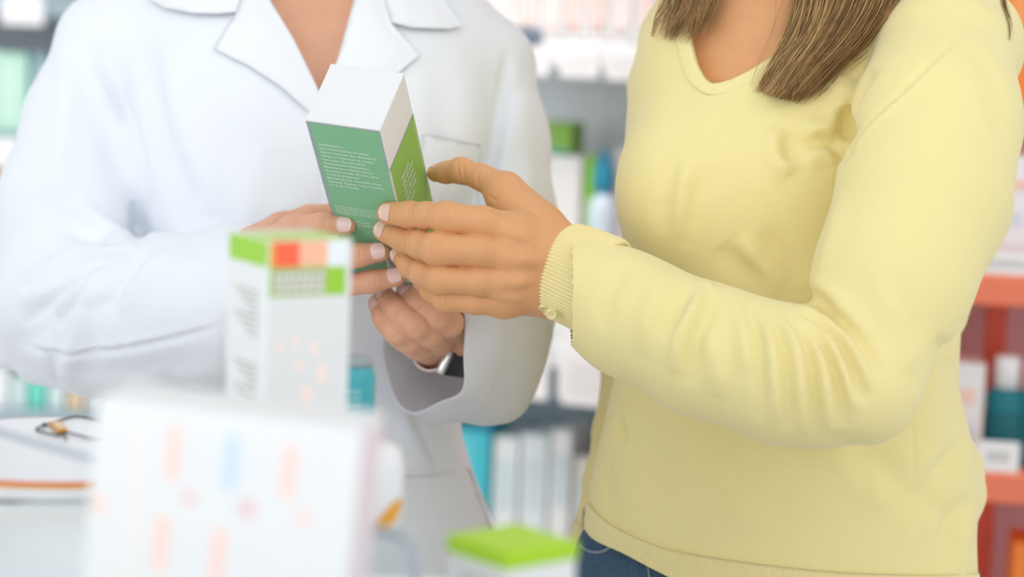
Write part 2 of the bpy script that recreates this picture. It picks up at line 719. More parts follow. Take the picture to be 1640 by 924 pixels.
def patch(name, poly, model, parent, mats, off=.004, thick=.0015, step=7, bulge=0.0, z0=1.2, offs=None):
    """a flat piece of cloth cut to a pixel polygon and laid on a model"""
    poly = np.asarray(poly, float)
    n = len(poly)
    b = []
    for i in range(n):
        a, c = poly[i], poly[(i + 1) % n]
        k = max(1, int(np.linalg.norm(c - a) / step))
        for t in range(k):
            b.append(a + (c - a) * t / k)
    b = np.array(b)
    lo, hi = b.min(0), b.max(0)
    gx, gy = np.meshgrid(np.arange(lo[0], hi[0], step), np.arange(lo[1], hi[1], step))
    g = np.stack([gx.ravel() + (gy.ravel() // step % 2) * step / 2, gy.ravel()], 1)
    pc = PolyCut(poly, 9)
    gd = pc(np.stack([(g[:, 0] - 820) / F, (462 - g[:, 1]) / F, np.ones(len(g))], 1)) * F
    g = g[gd < -step * .55]
    pts = np.concatenate([b, g])
    r = delaunay_2d_cdt([Vector(p) for p in pts], [(i, (i + 1) % len(b)) for i in range(len(b))], [list(range(len(b)))], 1, 1e-4)
    vs = np.array([list(v) for v in r[0]])
    fs = np.array([list(f) for f in r[2] if len(f) == 3])
    p = model.trace(vs, z0=z0)
    bad = np.isnan(p[:, 2])
    if bad.any():
        good = np.nonzero(~bad)[0]
        for i in np.nonzero(bad)[0]:
            j = good[np.argmin(((vs[good] - vs[i]) ** 2).sum(1))]
            p[i] = V3(vs[i][0], vs[i][1], p[j][2])
    dist = -pc(np.stack([(vs[:, 0] - 820) / F, (462 - vs[:, 1]) / F, np.ones(len(vs))], 1)) * F
    o = off + bulge * np.clip(dist / 25, 0, 1)
    if offs is not None:
        o = o + offs(vs)
    ray = p / np.linalg.norm(p, axis=1)[:, None]
    top = p - ray * o[:, None]
    bot = p - ray * (o - thick)[:, None]
    N = len(vs)
    ee = {}
    for f in fs:
        for i in range(3):
            e = (f[i], f[(i + 1) % 3])
            ee[e] = 1
    side = np.array([(a, bq, bq + N, a + N) for a, bq in ee if (bq, a) not in ee])
    me = np_mesh(name, to_world(np.concatenate([top, bot])), [fs, fs[:, ::-1] + N, side])
    return link(name, me, parent, mats)


def floor_under(px, d):
    p = P(px, 900, d)
    return (p.x, p.y, 0.0)


def W2V(x, y, z):
    return to_view((x, y, z))


# ================================================================== the two people: shared builders
def head_prims(c, yaw, s=1.0):
    """a head with face; c = view-space centre of the skull, yaw = turn about the vertical (0 faces the camera)"""
    cy, sy = math.cos(yaw), math.sin(yaw)
    R = np.array([[cy, 0, sy], [0, 1, 0], [-sy, 0, cy]])      # rows: local x, y, z(back)
    L = lambda x, y, z: np.asarray(c) + s * (x * R[0] + y * R[1] + z * R[2])
    E = lambda x, y, z, a, b, d: Ell(L(x, y, z), (a * s, b * s, d * s), R)
    pr = [(E(0, .02, .01, .074, .095, .092), .0), (E(0, -.045, -.025, .058, .075, .062), .03),
          (E(0, -.095, -.045, .030, .024, .03), .03),
          (Cone(L(0, .005, -.083), L(0, -.032, -.105), .007 * s, .012 * s), .014),
          (E(.014, -.036, -.092, .009, .008, .01), .008), (E(-.014, -.036, -.092, .009, .008, .01), .008),
          (E(0, -.064, -.083, .024, .006, .012), .006), (E(0, -.075, -.081, .020, .007, .012), .006),
          (E(.034, .005, -.068, .017, .011, .012), .006), (E(-.034, .005, -.068, .017, .011, .012), .006),
          (E(.035, .025, -.072, .022, .006, .012), .014), (E(-.035, .025, -.072, .022, .006, .012), .014),
          (E(.074, -.01, .012, .010, .030, .020), .008), (E(-.074, -.01, .012, .010, .030, .020), .008)]
    return pr


M_EYE = mat('eye_white', (.85, .84, .82), .15)
M_IRIS = mat('brown_iris', (.10, .05, .025), .1)
M_LIP = mat('lip_skin', (.55, .22, .19), .4)


def face(parent, c, yaw):
    cy, sy = math.cos(yaw), math.sin(yaw)
    R = np.array([[cy, 0, sy], [0, 1, 0], [-sy, 0, cy]])
    for name, parts in (('eye', [((.034, .004, -.0715), (.0125, .0095, .0115), 0), ((.034, .004, -.0800), (.0055, .0055, .0042), 1)]),
                        ('eye', [((-.034, .004, -.0715), (.0125, .0095, .0115), 0), ((-.034, .004, -.0800), (.0055, .0055, .0042), 1)]),
                        ('lips', [((0, -.0645, -.0865), (.022, .0055, .0105), 0), ((0, -.0750, -.0850), (.019, .0065, .0105), 0)])):
        bm = bmesh.new()
        for lc, s, mi in parts:
            r = bmesh.ops.create_icosphere(bm, subdivisions=3, radius=1.0)
            for v in r['verts']:
                l = np.array(lc) + np.array(v.co) * np.array(s)
                v.co = Vector(to_world(np.asarray(c) + l @ R))
                for f in v.link_faces: f.material_index = mi
        bm_obj(name, bm, parent, [M_EYE, M_IRIS] if name == 'eye' else [M_LIP], smooth=True)


def finger(pts, k=.005):
    q = [(V3(a, b, c), r * c / F) for a, b, c, r in pts]
    return Group([Cone(a[0], b[0], a[1], b[1]) for a, b in zip(q[:-1], q[1:])], k)


class Hand:
    """min over fingers of smin(palm, finger): separate fingers that grow out of one palm"""
    def __init__(s, palm, fingers, kp=.012, kf=.008):
        s.palm, s.f, s.kf = Group(palm, kp), fingers, kf
        al = [s.palm] + fingers
        lo = np.min([q.c - q.R for q in al], 0)
        hi = np.max([q.c + q.R for q in al], 0)
        s.c, s.R = (lo + hi) / 2, np.linalg.norm(hi - lo) / 2

    def __call__(s, p):
        a = s.palm(p)
        d = None
        for f in s.f:
            e = smin(a, f(p), s.kf)
            d = e if d is None else np.minimum(d, e)
        return d


def nail(parent, tip, dip, n, mats, wid=.92, back=.0080, fwd=.0040, label=None):
    """a finger nail: tip and dip are (px,py,depth,r px), n the dorsal direction in view axes"""
    T, D = V3(*tip[:3]), V3(*dip[:3])
    rT, rD = tip[3] * tip[2] / F, dip[3] * dip[2] / F
    L = np.linalg.norm(T - D)
    a = (T - D) / L
    n = np.asarray(n, float)
    n = n - a * (n @ a)
    n /= np.linalg.norm(n)
    sdir = np.cross(a, n)
    NU, NV = 15, 17
    top, bot = [], []
    for j in range(NV):
        v = j / (NV - 1)
        ax = -back + (back + fwd) * v
        e = 2 * v - 1
        ww = wid * max(0.0, 1 - abs(e) ** 3.2) ** .5 * (1 if e < 0 else .96) + .02
        r = rT + (rD - rT) * max(0, -ax) / L
        drop = 0.0 if ax < 0 else .22 * ax * ax / rT
        for i in range(NU):
            u = (2 * i / (NU - 1) - 1) * ww
            ph = u * 1.0
            rr = r * (1.0 + .015) + .0002
            p = T + a * ax + n * (rr * math.cos(ph) - drop) + sdir * rr * math.sin(ph) * .97
            top.append(p + n * .00025)
            bot.append(p - n * .0013)
    idx = np.arange(NU * NV).reshape(NV, NU)
    q = np.stack([idx[:-1, :-1], idx[1:, :-1], idx[1:, 1:], idx[:-1, 1:]], -1).reshape(-1, 4)
    mi = np.repeat((np.arange(NV - 1) >= NV - 4).astype(int), NU - 1)
    n0 = NU * NV
    side = []
    for e in (idx[:, 0], idx[::-1, -1], idx[0, ::-1], idx[-1, :]):
        side.append(np.stack([e[:-1], e[1:], e[1:] + n0, e[:-1] + n0], 1))
    side = np.concatenate(side)
    Q = np.concatenate([q, q[:, ::-1] + n0, side])
    me = np_mesh('fingernail', to_world(np.array(top + bot)), Q, matidx=np.concatenate([mi, mi, np.zeros(len(side), int)]))
    o = link('fingernail', me, parent, mats)
    return o


def merge_meshes(name, parts, parent, mats):
    """parts: (V view, Q) -> one mesh object"""
    vs, qs, n = [], [], 0
    for V, Q in parts:
        vs.append(to_world(V))
        qs.append(Q + n)
        n += len(V)
    me = np_mesh(name, np.concatenate(vs), np.concatenate(qs))
    return link(name, me, parent, mats)


def crease(model, px, amp=-.0005, wid=.0009):
    model.fold(px, amp * 1.9, wid * .95, n=4)


# ================================================================== pharmacist in the white coat
coat = Model()
P_ROWS = [(-60, 350, 640, 2.07, .07), (-10, 235, 742, 2.07, .09), (60, 190, 798, 2.06, .105), (150, 188, 798, 2.06, .118),
          (250, 205, 783, 2.06, .122), (350, 222, 765, 2.06, .119), (450, 232, 750, 2.07, .114), (560, 228, 735, 2.07, .112),
          (680, 212, 737, 2.07, .115), (760, 195, 758, 2.07, .12), (840, 175, 788, 2.07, .125), (1000, 140, 830, 2.07, .13),
          (1400, 100, 870, 2.07, .15)]
coat.add(Loft(P_ROWS, 2.05), 0)
coat.add(Cone(V3(440, -70, 2.07), V3(180, 72, 2.06), .050, .048), .03)
coat.add(Cone(V3(560, -70, 2.07), V3(776, 108, 2.06), .050, .0445), .03)
coat.add(Ell(V3(385, 215, 1.985), (.075, .075, .05)), .05)
coat.add(Ell(V3(625, 225, 1.985), (.075, .075, .05)), .05)
# her right sleeve (left in the picture)
coat.add(chain([(178, 76, 2.06, 86), (138, 200, 2.05, 90), (112, 330, 2.03, 106), (100, 470, 2.0, 106)], .03), .014)
coat.add(chain([(100, 495, 1.99, 104), (170, 510, 1.955, 112), (250, 506, 1.92, 122), (350, 490, 1.88, 117), (430, 470, 1.85, 104)], .03), .025)
coat.add(chain([(80, 520, 2.0, 66), (8, 572, 2.0, 20)], .01), .02)
coat.add(chain([(150, 590, 1.96, 34), (60, 592, 1.99, 22)], .01), .02)
# her left upper sleeve
coat.add(chain([(778, 108, 2.06, 76), (797, 230, 2.05, 73), (806, 350, 2.03, 75), (822, 500, 2.0, 70)], .03), .012)

# folds, stroked on the cloth
fo = lambda px, a, wd, **k: coat.fold(px, a * 1.4, wd, **k)
fo([(130, 45), (140, 110), (175, 175), (200, 240), (216, 310)], .0045, .009)
fo([(160, 60), (185, 140), (210, 200), (228, 280), (232, 340)], -.006, .008)
fo([(93, 50), (108, 120), (100, 230), (70, 330)], .004, .012)
fo([(118, 70), (150, 150), (178, 230), (190, 310)], -.003, .012)
fo([(228, 30), (238, 120), (262, 230), (300, 330), (310, 420)], -.0055, .014)
fo([(262, 60), (285, 180), (330, 280), (350, 350)], .003, .014)
fo([(330, 110), (370, 210), (420, 280), (455, 330)], -.0025, .016)
fo([(212, 320), (222, 372), (206, 388)], -.007, .006)
fo([(120, 320), (150, 348), (185, 375), (214, 402)], .006, .008)
fo([(60, 300), (100, 352), (150, 380), (205, 402)], -.004, .010)
fo([(228, 408), (190, 404), (140, 400), (80, 425), (28, 452)], .0045, .008)
fo([(215, 412), (160, 418), (100, 446), (30, 470)], -.0062, .0052)
fo([(160, 424), (110, 445), (60, 472), (25, 478)], .0045, .007)
fo([(158, 428), (112, 462), (70, 492), (30, 520)], -.006, .005)
fo([(155, 432), (118, 470), (84, 500)], .0045, .007)
fo([(152, 436), (124, 480), (90, 525)], -.0045, .005)
fo([(156, 430), (146, 465), (140, 492)], .0035, .006)
fo([(238, 402), (205, 445), (175, 480), (145, 497)], -.004, .007)
fo([(262, 395), (225, 450), (190, 500)], .003, .012)
fo([(140, 440), (130, 500), (118, 560), (96, 620)], .005, .009)
fo([(160, 470), (150, 530), (150, 590)], -.003, .009)
fo([(78, 560), (82, 590), (98, 622)], -.004, .007)
fo([(30, 552), (80, 566), (170, 563), (262, 546), (358, 520)], -.003, .0028)
fo([(36, 545), (80, 558), (170, 556), (262, 538), (358, 512)], .0014, .003)
fo([(80, 590), (170, 600), (260, 590), (350, 565)], -.003, .014)
fo([(12, 560), (60, 530), (90, 490)], -.003, .010)
fo([(355, 500), (358, 540), (362, 600)], -.002, .003)
fo([(300, 400), (290, 470), (300, 540)], .0016, .02)
# left sleeve / body
fo([(815, 75), (806, 150), (795, 230), (775, 310), (762, 380)], -.0062, .0065)
fo([(822, 85), (818, 160), (808, 240), (800, 330)], .002, .009)
fo([(845, 110), (835, 200), (845, 300), (860, 400)], .0022, .012)
fo([(830, 130), (815, 170), (800, 190)], -.0022, .007)
fo([(700, 60), (715, 170), (705, 300), (690, 420)], -.003, .018)
fo([(640, 130), (660, 260), (650, 420), (660, 560)], .0025, .018)
fo([(516, 180), (516, 330), (521, 520), (540, 900)], -.0022, .0022, n=8)
fo([(521, 180), (521, 330), (526, 520), (546, 900)], .0014, .003, n=8)
fo([(430, 230), (400, 330), (395, 380)], .002, .02)
fo([(580, 470), (600, 560), (590, 660), (600, 760)], -.003, .018)
fo([(655, 640), (680, 700), (708, 758)], -.0035, .006)
fo([(640, 640), (665, 705), (690, 760)], .002, .010)
fo([(720, 690), (735, 760), (765, 830)], .002, .010)
fo([(620, 640), (625, 720), (640, 760)], -.003, .012)
fo([(250, 600), (320, 640), (400, 660)], -.004, .012)
coat.cuts.append((PolyCut([(395, -140), (610, -140), (567, 0), (545, 80), (522, 160), (512, 160), (505, 133), (470, 62), (432, 0)], 2.06), .002))
coat.cuts.append((PolyCut([(437, 250), (700, 250), (700, 720), (420, 720), (432, 500)], 1.925), .007))
# hollow of the right cuff
class CutPrim:
    def __init__(s, g): s.g = g
    def __call__(s, p): return s.g(p)
coat.cuts.append((CutPrim(chain([(352, 488, 1.88, 90), (395, 478, 1.865, 88), (470, 460, 1.83, 90)], .01)), .007))

pb = Model()                       # the body under the coat
pb.add(Loft([(r[0], r[1] + 26, r[2] - 26, r[3] + .002, r[4] - .014) for r in P_ROWS[:9]], 2.05), 0)
pb.add(Cone(V3(470, -62, 2.09), V3(230, 72, 2.06), .045, .035), .03)
pb.add(Cone(V3(530, -62, 2.09), V3(740, 105, 2.06), .045, .035), .03)
pb.add(Ell(V3(395, 235, 1.995), (.06, .06, .045)), .05)
pb.add(Ell(V3(620, 240, 1.995), (.06, .06, .045)), .05)
pb.add(Cone(V3(497, -60, 2.08), V3(500, -300, 2.05), .060, .052), .05)
for pr, k in head_prims(V3(500, -430, 2.03), .1):
    pb.add(pr, k)
pb.add(chain([(180, 80, 2.06, 60), (115, 450, 2.01, 62), (250, 480, 1.93, 56), (340, 468, 1.875, 46)], .02), .02)
pb.add(chain([(775, 110, 2.06, 56), (815, 500, 2.0, 40)], .02), .02)
for sx, fx in ((-.085, -.1), (.085, .1)):
    hip = to_view((P(470, 700, 2.07).x + sx, 2.03, .86))
    knee = to_view((P(470, 700, 2.07).x + sx * 1.1, 2.03, .47))
    ank = to_view((P(470, 700, 2.07).x + sx * 1.15, 2.06, .07))
    toe = to_view((P(470, 700, 2.07).x + sx * 1.4, 1.90, .03))
    pb.add(Cone(hip, knee, .082, .054), .04)
    pb.add(Cone(knee, ank, .054, .036), .03)
    pb.add(Cone(ank, toe, .038, .028), .02)

# hands of the pharmacist
RI = [(430, 392, 1.80, 24), (470, 364, 1.787, 20), (515, 360, 1.779, 17.5), (555, 361, 1.780, 15)]
RM = [(440, 425, 1.80, 23), (525, 420, 1.79, 20), (573, 409, 1.785, 18), (609, 403, 1.786, 16)]
RR = [(450, 458, 1.805, 22), (545, 458, 1.80, 19), (596, 451, 1.797, 17.5), (634, 443, 1.80, 15.5)]
RP = [(455, 486, 1.81, 20), (505, 492, 1.81, 17), (530, 488, 1.812, 15), (545, 480, 1.816, 13)]
RT = [(395, 405, 1.845, 34), (450, 366, 1.85, 25), (495, 348, 1.858, 19), (545, 340, 1.872, 16)]
prh = Model()
prh.add(Hand([Cone(V3(330, 465, 1.88), V3(385, 440, 1.855), .023, .024), Cone(V3(385, 425, 1.85), V3(432, 396, 1.805), .020, .0135),
              Cone(V3(385, 440, 1.85), V3(440, 427, 1.805), .021, .0135), Cone(V3(385, 450, 1.85), V3(448, 458, 1.81), .020, .0125),
              Cone(V3(385, 460, 1.85), V3(452, 484, 1.815), .018, .0115), Cone(V3(390, 410, 1.85), V3(440, 378, 1.835), .018, .014)],
             [finger(q) for q in (RI, RM, RR, RP, RT)]), 0)
for q in ([(478, 352), (474, 364), (478, 374)], [(517, 349), (514, 360), (517, 370)], [(523, 349), (521, 360), (523, 370)],
          [(572, 397), (569, 409), (573, 420)], [(578, 397), (576, 408), (579, 419)], [(596, 440), (593, 450), (597, 460)],
          [(602, 440), (600, 450), (602, 459)]):
    crease(prh, q, -.0005, .0010)
LI = [(732, 527, 1.842, 23), (720, 518, 1.822, 21), (702, 508, 1.810, 20.5), (684, 498, 1.812, 18.5), (669, 488, 1.818, 18), (650, 467, 1.831, 16)]
LM = [(706, 546, 1.840, 22), (688, 535, 1.820, 20.5), (667, 522, 1.808, 20.5), (650, 510, 1.811, 18.5), (635, 497, 1.817, 18), (613, 469, 1.831, 16)]
LR = [(676, 556, 1.840, 20), (656, 546, 1.822, 19), (637, 534, 1.813, 19), (625, 522, 1.816, 17.5), (615, 511, 1.822, 16.5), (604, 487, 1.833, 14.5)]
LP = [(660, 556, 1.838, 17), (642, 544, 1.842, 15), (624, 520, 1.852, 14), (615, 500, 1.86, 12)]
LT = [(745, 545, 1.855, 26), (738, 505, 1.862, 21), (716, 470, 1.866, 17), (706, 442, 1.868, 15)]
plh = Model()
plh.add(Hand([Cone(V3(707, 554, 1.895), V3(729, 528, 1.848), .0140, .0120), Cone(V3(704, 554, 1.895), V3(704, 544, 1.846), .0140, .0115),
              Cone(V3(700, 555, 1.895), V3(676, 554, 1.846), .0135, .0105), Cone(V3(698, 556, 1.897), V3(664, 556, 1.852), .0130, .0090),
              Cone(V3(704, 556, 1.895), V3(812, 592, 1.985), .0145, .022), Cone(V3(716, 550, 1.895), V3(745, 540, 1.860), .0135, .0130)],
             [finger(q) for q in (LI, LM, LR, LP, LT)], kf=.004), 0)
for q in ([(694, 521), (702, 511), (712, 500)], [(699, 524), (707, 515), (716, 505)], [(658, 536), (667, 526), (676, 513)],
          [(663, 540), (671, 530), (681, 518)], [(626, 545), (636, 537), (646, 527)], [(662, 500), (669, 492), (679, 482)],
          [(627, 506), (635, 498), (645, 488)], [(609, 518), (615, 512), (623, 504)]):
    crease(plh, q, -.0005, .0010)

root_p = empty('person', floor_under(500, 2.07))
tag(root_p, 'person on the left in a white lab coat holding the green carton from below', 'person')
parts = []
V, Q = polygonise(pb, to_view((0, 0, 0)) * 0 + np.array([-.45, -1.38, 1.75]), np.array([.2, .62, 2.3]), .004)
parts.append((V, Q))
parts.append(polygonise(prh, np.array([V3(310, 0, 1.9)[0], V3(0, 530, 1.9)[1], 1.745]), np.array([V3(665, 0, 1.75)[0], V3(0, 300, 1.75)[1], 1.93]), .0009))
parts.append(polygonise(plh, np.array([V3(580, 0, 1.8)[0], V3(0, 680, 1.95)[1], 1.76]), np.array([V3(850, 0, 2.0)[0], V3(0, 415, 1.8)[1], 2.03]), .0009))
body_p = merge_meshes('body', parts, root_p, [M_SKIN_P])
for q, nn in ((RI, (.12, .1, -1)), (RM, (.10, .15, -1)), (RR, (.05, .2, -1))):
    nail(body_p, q[-1], q[-2], nn, [M_NAIL_P, M_NAILTIP], wid=.86)
for q, nn in ((LI, (-.15, .30, -1)), (LM, (-.25, .3, -1)), (LR, (-.45, .3, -1))):
    nail(body_p, q[-1], q[-2], nn, [M_NAIL_P, M_NAILTIP], wid=.84)

coat_o = model_obj('lab_coat', coat, np.array([-.52, -.62, 1.72]), np.array([.12, .42, 2.28]), .0026, root_p, [M_COAT], smooth=3)
lapL = [(432, 0), (424, -45), (396, -62), (383, 0), (378, 20), (342, 78), (400, 106), (450, 139), (494, 178), (522, 172), (505, 133), (470, 62)]
lapR = [(567, 0), (575, -45), (610, -62), (618, 0), (628, 38), (672, 88), (642, 113), (600, 152), (560, 185), (524, 180), (521, 150), (545, 80)]
colL = [(236, -4), (262, 12), (310, 21), (350, 22), (378, 19), (385, -2), (398, -62), (330, -90), (250, -40)]
colR = [(628, 36), (660, 44), (720, 46), (741, 40), (716, 6), (690, -40), (650, -80), (608, -62), (617, 0)]
for nm, poly, off in (('lapel', lapL, .0045), ('lapel', lapR, .0045), ('collar', colL, .009), ('collar', colR, .009)):
    patch(nm, poly, coat, coat_o, [M_COAT2], off=off, thick=.0022, bulge=.003, step=8)
patch('chest_pocket', [(676, 214), (770, 232), (764, 335), (672, 330)], coat, coat_o, [M_COAT], off=.0016, thick=.0016)
patch('hip_pocket', [(566, 772), (640, 764), (706, 759), (752, 748), (788, 850), (780, 930), (560, 930)], coat, coat_o, [M_COAT], off=.0024, thick=.002)

# the wide left cuff, an open cloth tube
rim = [(745, 503, 1.825), (744, 570, 1.815), (741, 627, 1.82), (702, 648, 1.845), (662, 664, 1.875), (634, 644, 1.90), (616, 598, 1.92),
       (613, 545, 1.93), (640, 500, 1.93), (690, 474, 1.91), (728, 474, 1.86)]
mid = [(808, 484, 1.85), (812, 560, 1.835), (790, 640, 1.85), (752, 671, 1.87), (706, 671, 1.90), (680, 650, 1.94), (668, 600, 1.96),
       (668, 545, 1.97), (692, 500, 1.97), (738, 468, 1.95), (782, 466, 1.89)]
mid2 = [(868, 494, 1.90), (878, 560, 1.90), (832, 665, 1.91), (790, 673, 1.92), (750, 664, 1.95), (730, 640, 1.98), (722, 600, 2.0),
        (724, 545, 2.01), (744, 500, 2.01), (784, 468, 1.99), (836, 468, 1.94)]
end = [(880, 480, 1.98), (884, 535, 1.98), (868, 590, 1.99), (842, 612, 2.0), (812, 612, 2.01), (788, 596, 2.03), (776, 560, 2.04),
       (776, 520, 2.05), (790, 480, 2.05), (818, 455, 2.04), (856, 452, 2.01)]
rings = np.array([[V3(*p) for p in R] for R in (rim, mid, mid2, end)])
NA = 96
dense = []
for R in rings:
    q = np.vstack([R, R, R])
    c = catmull(q, 10)
    seg = c[10 * len(R):20 * len(R)]
    t = np.linspace(0, len(seg), NA, endpoint=False)
    idx = np.arange(len(seg) + 1)
    sg = np.vstack([seg, seg[:1]])
    dense.append(np.stack([np.interp(t, idx, sg[:, i]) for i in range(3)], 1))
dense = np.array(dense)
NR = 40
lo_ = catmull(dense.reshape(4, -1), 13).reshape(-1, NA, 3)
NR = len(lo_)
cen = lo_.mean(1, keepdims=True)
th = np.linspace(0, 2 * np.pi, NA, endpoint=False)
tt = np.linspace(0, 1, NR)
wv = (.0016 * np.sin(3 * th[None] + 5 * tt[:, None]) + .0012 * np.sin(7 * th[None] - 9 * tt[:, None] + 1)) * np.clip(tt[:, None] * 4, .25, 1)
rad = lo_ - cen
rad /= np.linalg.norm(rad, axis=2)[..., None]
outer = lo_ + rad * wv[..., None]
# stitched hem: a shallow step near the rim
step_ = np.where((tt > .035) & (tt < .30), .0006, 0)[:, None, None]
outer = outer + rad * step_
inner = outer - rad * .0022
V = np.concatenate([outer.reshape(-1, 3), inner.reshape(-1, 3)])
idx = np.arange(NR * NA).reshape(NR, NA)
nx = np.roll(idx, -1, 1)
q = np.stack([idx[:-1], nx[:-1], nx[1:], idx[1:]], -1).reshape(-1, 4)
n0 = NR * NA
Q = np.concatenate([q, q[:, ::-1] + n0, np.stack([nx[0], idx[0], idx[0] + n0, nx[0] + n0], 1), np.stack([idx[-1], nx[-1], nx[-1] + n0, idx[-1] + n0], 1)])
link('cuff', np_mesh('cuff', to_world(V), Q), coat_o, [M_THIN])

# hair of the pharmacist, tied back
ph = Model()
hc = V3(500, -430, 2.03)
ph.add(Ell(hc + np.array([0, .03, .022]), (.082, .098, .096)), 0)
ph.add(Ell(hc + np.array([0, .02, .13]), (.04, .045, .04)), .02)
ph.cuts.append((CutPrim(Ell(hc + np.array([0, -.05, -.10]), (.072, .105, .085))), .01))
model_obj('hair', ph, hc - .2, hc + .2, .004, root_p, [M_HAIRD])

# smartwatch on the left wrist
wr0, wr1 = V3(704, 556, 1.895), V3(812, 592, 1.985)
aw = np.array([-.42, .10, -.90])
aw /= np.linalg.norm(aw)              # towards the hand
nw = np.array([.86, -.40, -.32])
nw = nw - aw * (nw @ aw)
nw /= np.linalg.norm(nw)
tw = np.cross(aw, nw)
wc = V3(698, 556, 1.876)
M_STRAP = mat('pink_silicone', (0.80, 0.66, 0.63), .5)
M_ALU = mat('satin_aluminium', (0.75, 0.73, 0.72), .28, metal=.85)
M_GLASS_BLK = mat('black_glass', (0.012, 0.012, 0.014), .05, spec=.9)
wt = empty('smartwatch', tuple(to_world(wc)))
tag(wt, 'silver smartwatch with pale pink band on the coat wearer\'s left wrist', 'watch')
L2W = lambda a, t, n: Vector(to_world(wc + aw * a + tw * t + nw * n))
RW = .0176
bm = bmesh.new()
ringv = []
for i in range(64):
    an = 2 * math.pi * i / 64
    row = []
    for (da, dr) in ((-.0085, 0), (-.0075, .0016), (0, .0019), (.0075, .0016), (.0085, 0), (.0075, -.0004), (-.0075, -.0004)):
        row.append(bm.verts.new(L2W(da, math.sin(an) * (RW + .0022 + dr), math.cos(an) * (RW + dr))))
    ringv.append(row)
for i in range(64):
    A_, B_ = ringv[i], ringv[(i + 1) % 64]
    for k in range(7):
        bm.faces.new((A_[k], A_[(k + 1) % 7], B_[(k + 1) % 7], B_[k]))
bm_obj('strap', bm, wt, [M_STRAP], smooth=True)
MW = Matrix(((*(aw @ BASIS), 0), (*(tw @ BASIS), 0), (*(nw @ BASIS), 0), (0, 0, 0, 1))).transposed()
MW.translation = to_world(wc)
bm = bmesh.new()
add_box(bm, (0, 0, RW + .0035), (.038, .033, .0092), .0035, seg=4)
bm_obj('case', bm, wt, [M_ALU], smooth=True, M=MW)
bm = bmesh.new()
add_box(bm, (0, 0, RW + .0085), (.0355, .0305, .0026), .0012, seg=3)
bm_obj('screen', bm, wt, [M_GLASS_BLK], smooth=True, M=MW)
bm = bmesh.new()
add_lathe(bm, [(0, .0022), (.0031, .0022), (.0036, .0016), (.0036, 0), (0, 0)], 28)
bm_obj('crown', bm, wt, [M_STRAP], M=MW @ Matrix.Translation((.019, -.004, RW + .0042)) @ Matrix.Rotation(math.pi / 2, 4, 'Y'))


# ================================================================== customer in the yellow sweater
sw = Model()
C_ROWS = [(-70, 1190, 1420, 1.90, .06), (-20, 1080, 1520, 1.90, .085), (40, 1034, 1570, 1.89, .105), (120, 1012, 1580, 1.89, .118),
          (220, 1002, 1570, 1.89, .125), (320, 994, 1550, 1.89, .124), (420, 1000, 1532, 1.89, .116), (520, 997, 1520, 1.89, .112),
          (600, 985, 1530, 1.89, .112), (700, 964, 1553, 1.89, .116), (780, 946, 1566, 1.89, .121), (860, 937, 1562, 1.89, .126),
          (960, 927, 1565, 1.89, .13), (1060, 925, 1565, 1.89, .13)]
sw.add(Loft(C_ROWS, 1.88), 0)
sw.add(Cone(V3(1400, -80, 1.91), V3(1530, 75, 1.80), .046, .055), .04)
sw.add(Cone(V3(1200, -70, 1.93), V3(1078, 60, 1.95), .045, .028), .03)
sw.add(Ell(V3(1076, 305, 1.81), (.041, .052, .045)), .05)
sw.add(Ell(V3(1245, 305, 1.805), (.062, .060, .050)), .05)
sw.add(Ell(V3(1300, 640, 1.80), (.09, .10, .03)), .06)
# back of the sweater bulging out behind the arm
sw.add(chain([(1545, 150, 1.93, 80), (1530, 330, 1.93, 78), (1500, 500, 1.93, 50)], .03), .03)
sw.add(chain([(1497, 545, 1.90, 34), (1502, 600, 1.91, 30)], .02), .02)
sw.add(chain([(1530, 760, 1.90, 40), (1545, 790, 1.90, 26)], .02), .03)
# far arm hanging behind
sw.add(chain([(1070, 60, 1.96, 46), (1053, 140, 1.98, 45), (1050, 300, 2.0, 44), (1030, 480, 2.0, 40), (1004, 580, 2.0, 38),
              (988, 690, 1.99, 36), (970, 770, 1.98, 34), (948, 860, 1.96, 30), (930, 960, 1.94, 28)], .01), .004)
# near arm
sw.add(chain([(1512, 92, 1.765, 112), (1500, 200, 1.72, 122), (1478, 310, 1.69, 124), (1432, 440, 1.665, 115), (1372, 606, 1.64, 103)], .03), .012)
sw.add(chain([(1368, 612, 1.64, 102), (1255, 600, 1.645, 99), (1130, 560, 1.67, 93), (1010, 505, 1.70, 86), (945, 462, 1.715, 80)], .03), .012)

fo = lambda px, a, wd, **k: sw.fold(px, a * 1.2, wd, **k)
# armpit
fo([(1352, 172), (1357, 215), (1352, 262)], -.013, .007)
fo([(1400, 108), (1372, 150), (1357, 205)], -.007, .010)
fo([(1362, 120), (1342, 160), (1345, 215)], .006, .011)
fo([(1262, 205), (1266, 240), (1270, 262)], -.007, .008)
fo([(1240, 200), (1246, 250), (1268, 282)], .005, .010)
fo([(1278, 236), (1310, 226), (1335, 232), (1350, 255)], -.0065, .0055)
fo([(1290, 215), (1315, 206), (1340, 215)], .005, .008)
fo([(1285, 255), (1320, 250), (1345, 270)], .0045, .008)
fo([(1085, 240), (1068, 300), (1060, 380)], -.003, .008)
fo([(1105, 250), (1092, 310), (1090, 390)], .003, .008)
fo([(1140, 260), (1115, 320), (1100, 400)], -.002, .008)
fo([(1155, 390), (1185, 425), (1235, 460)], -.004, .010)
fo([(1180, 380), (1215, 420), (1260, 460)], .0035, .011)
fo([(1215, 370), (1250, 410), (1290, 450)], -.003, .010)
fo([(1240, 110), (1180, 160), (1100, 190)], .002, .014)
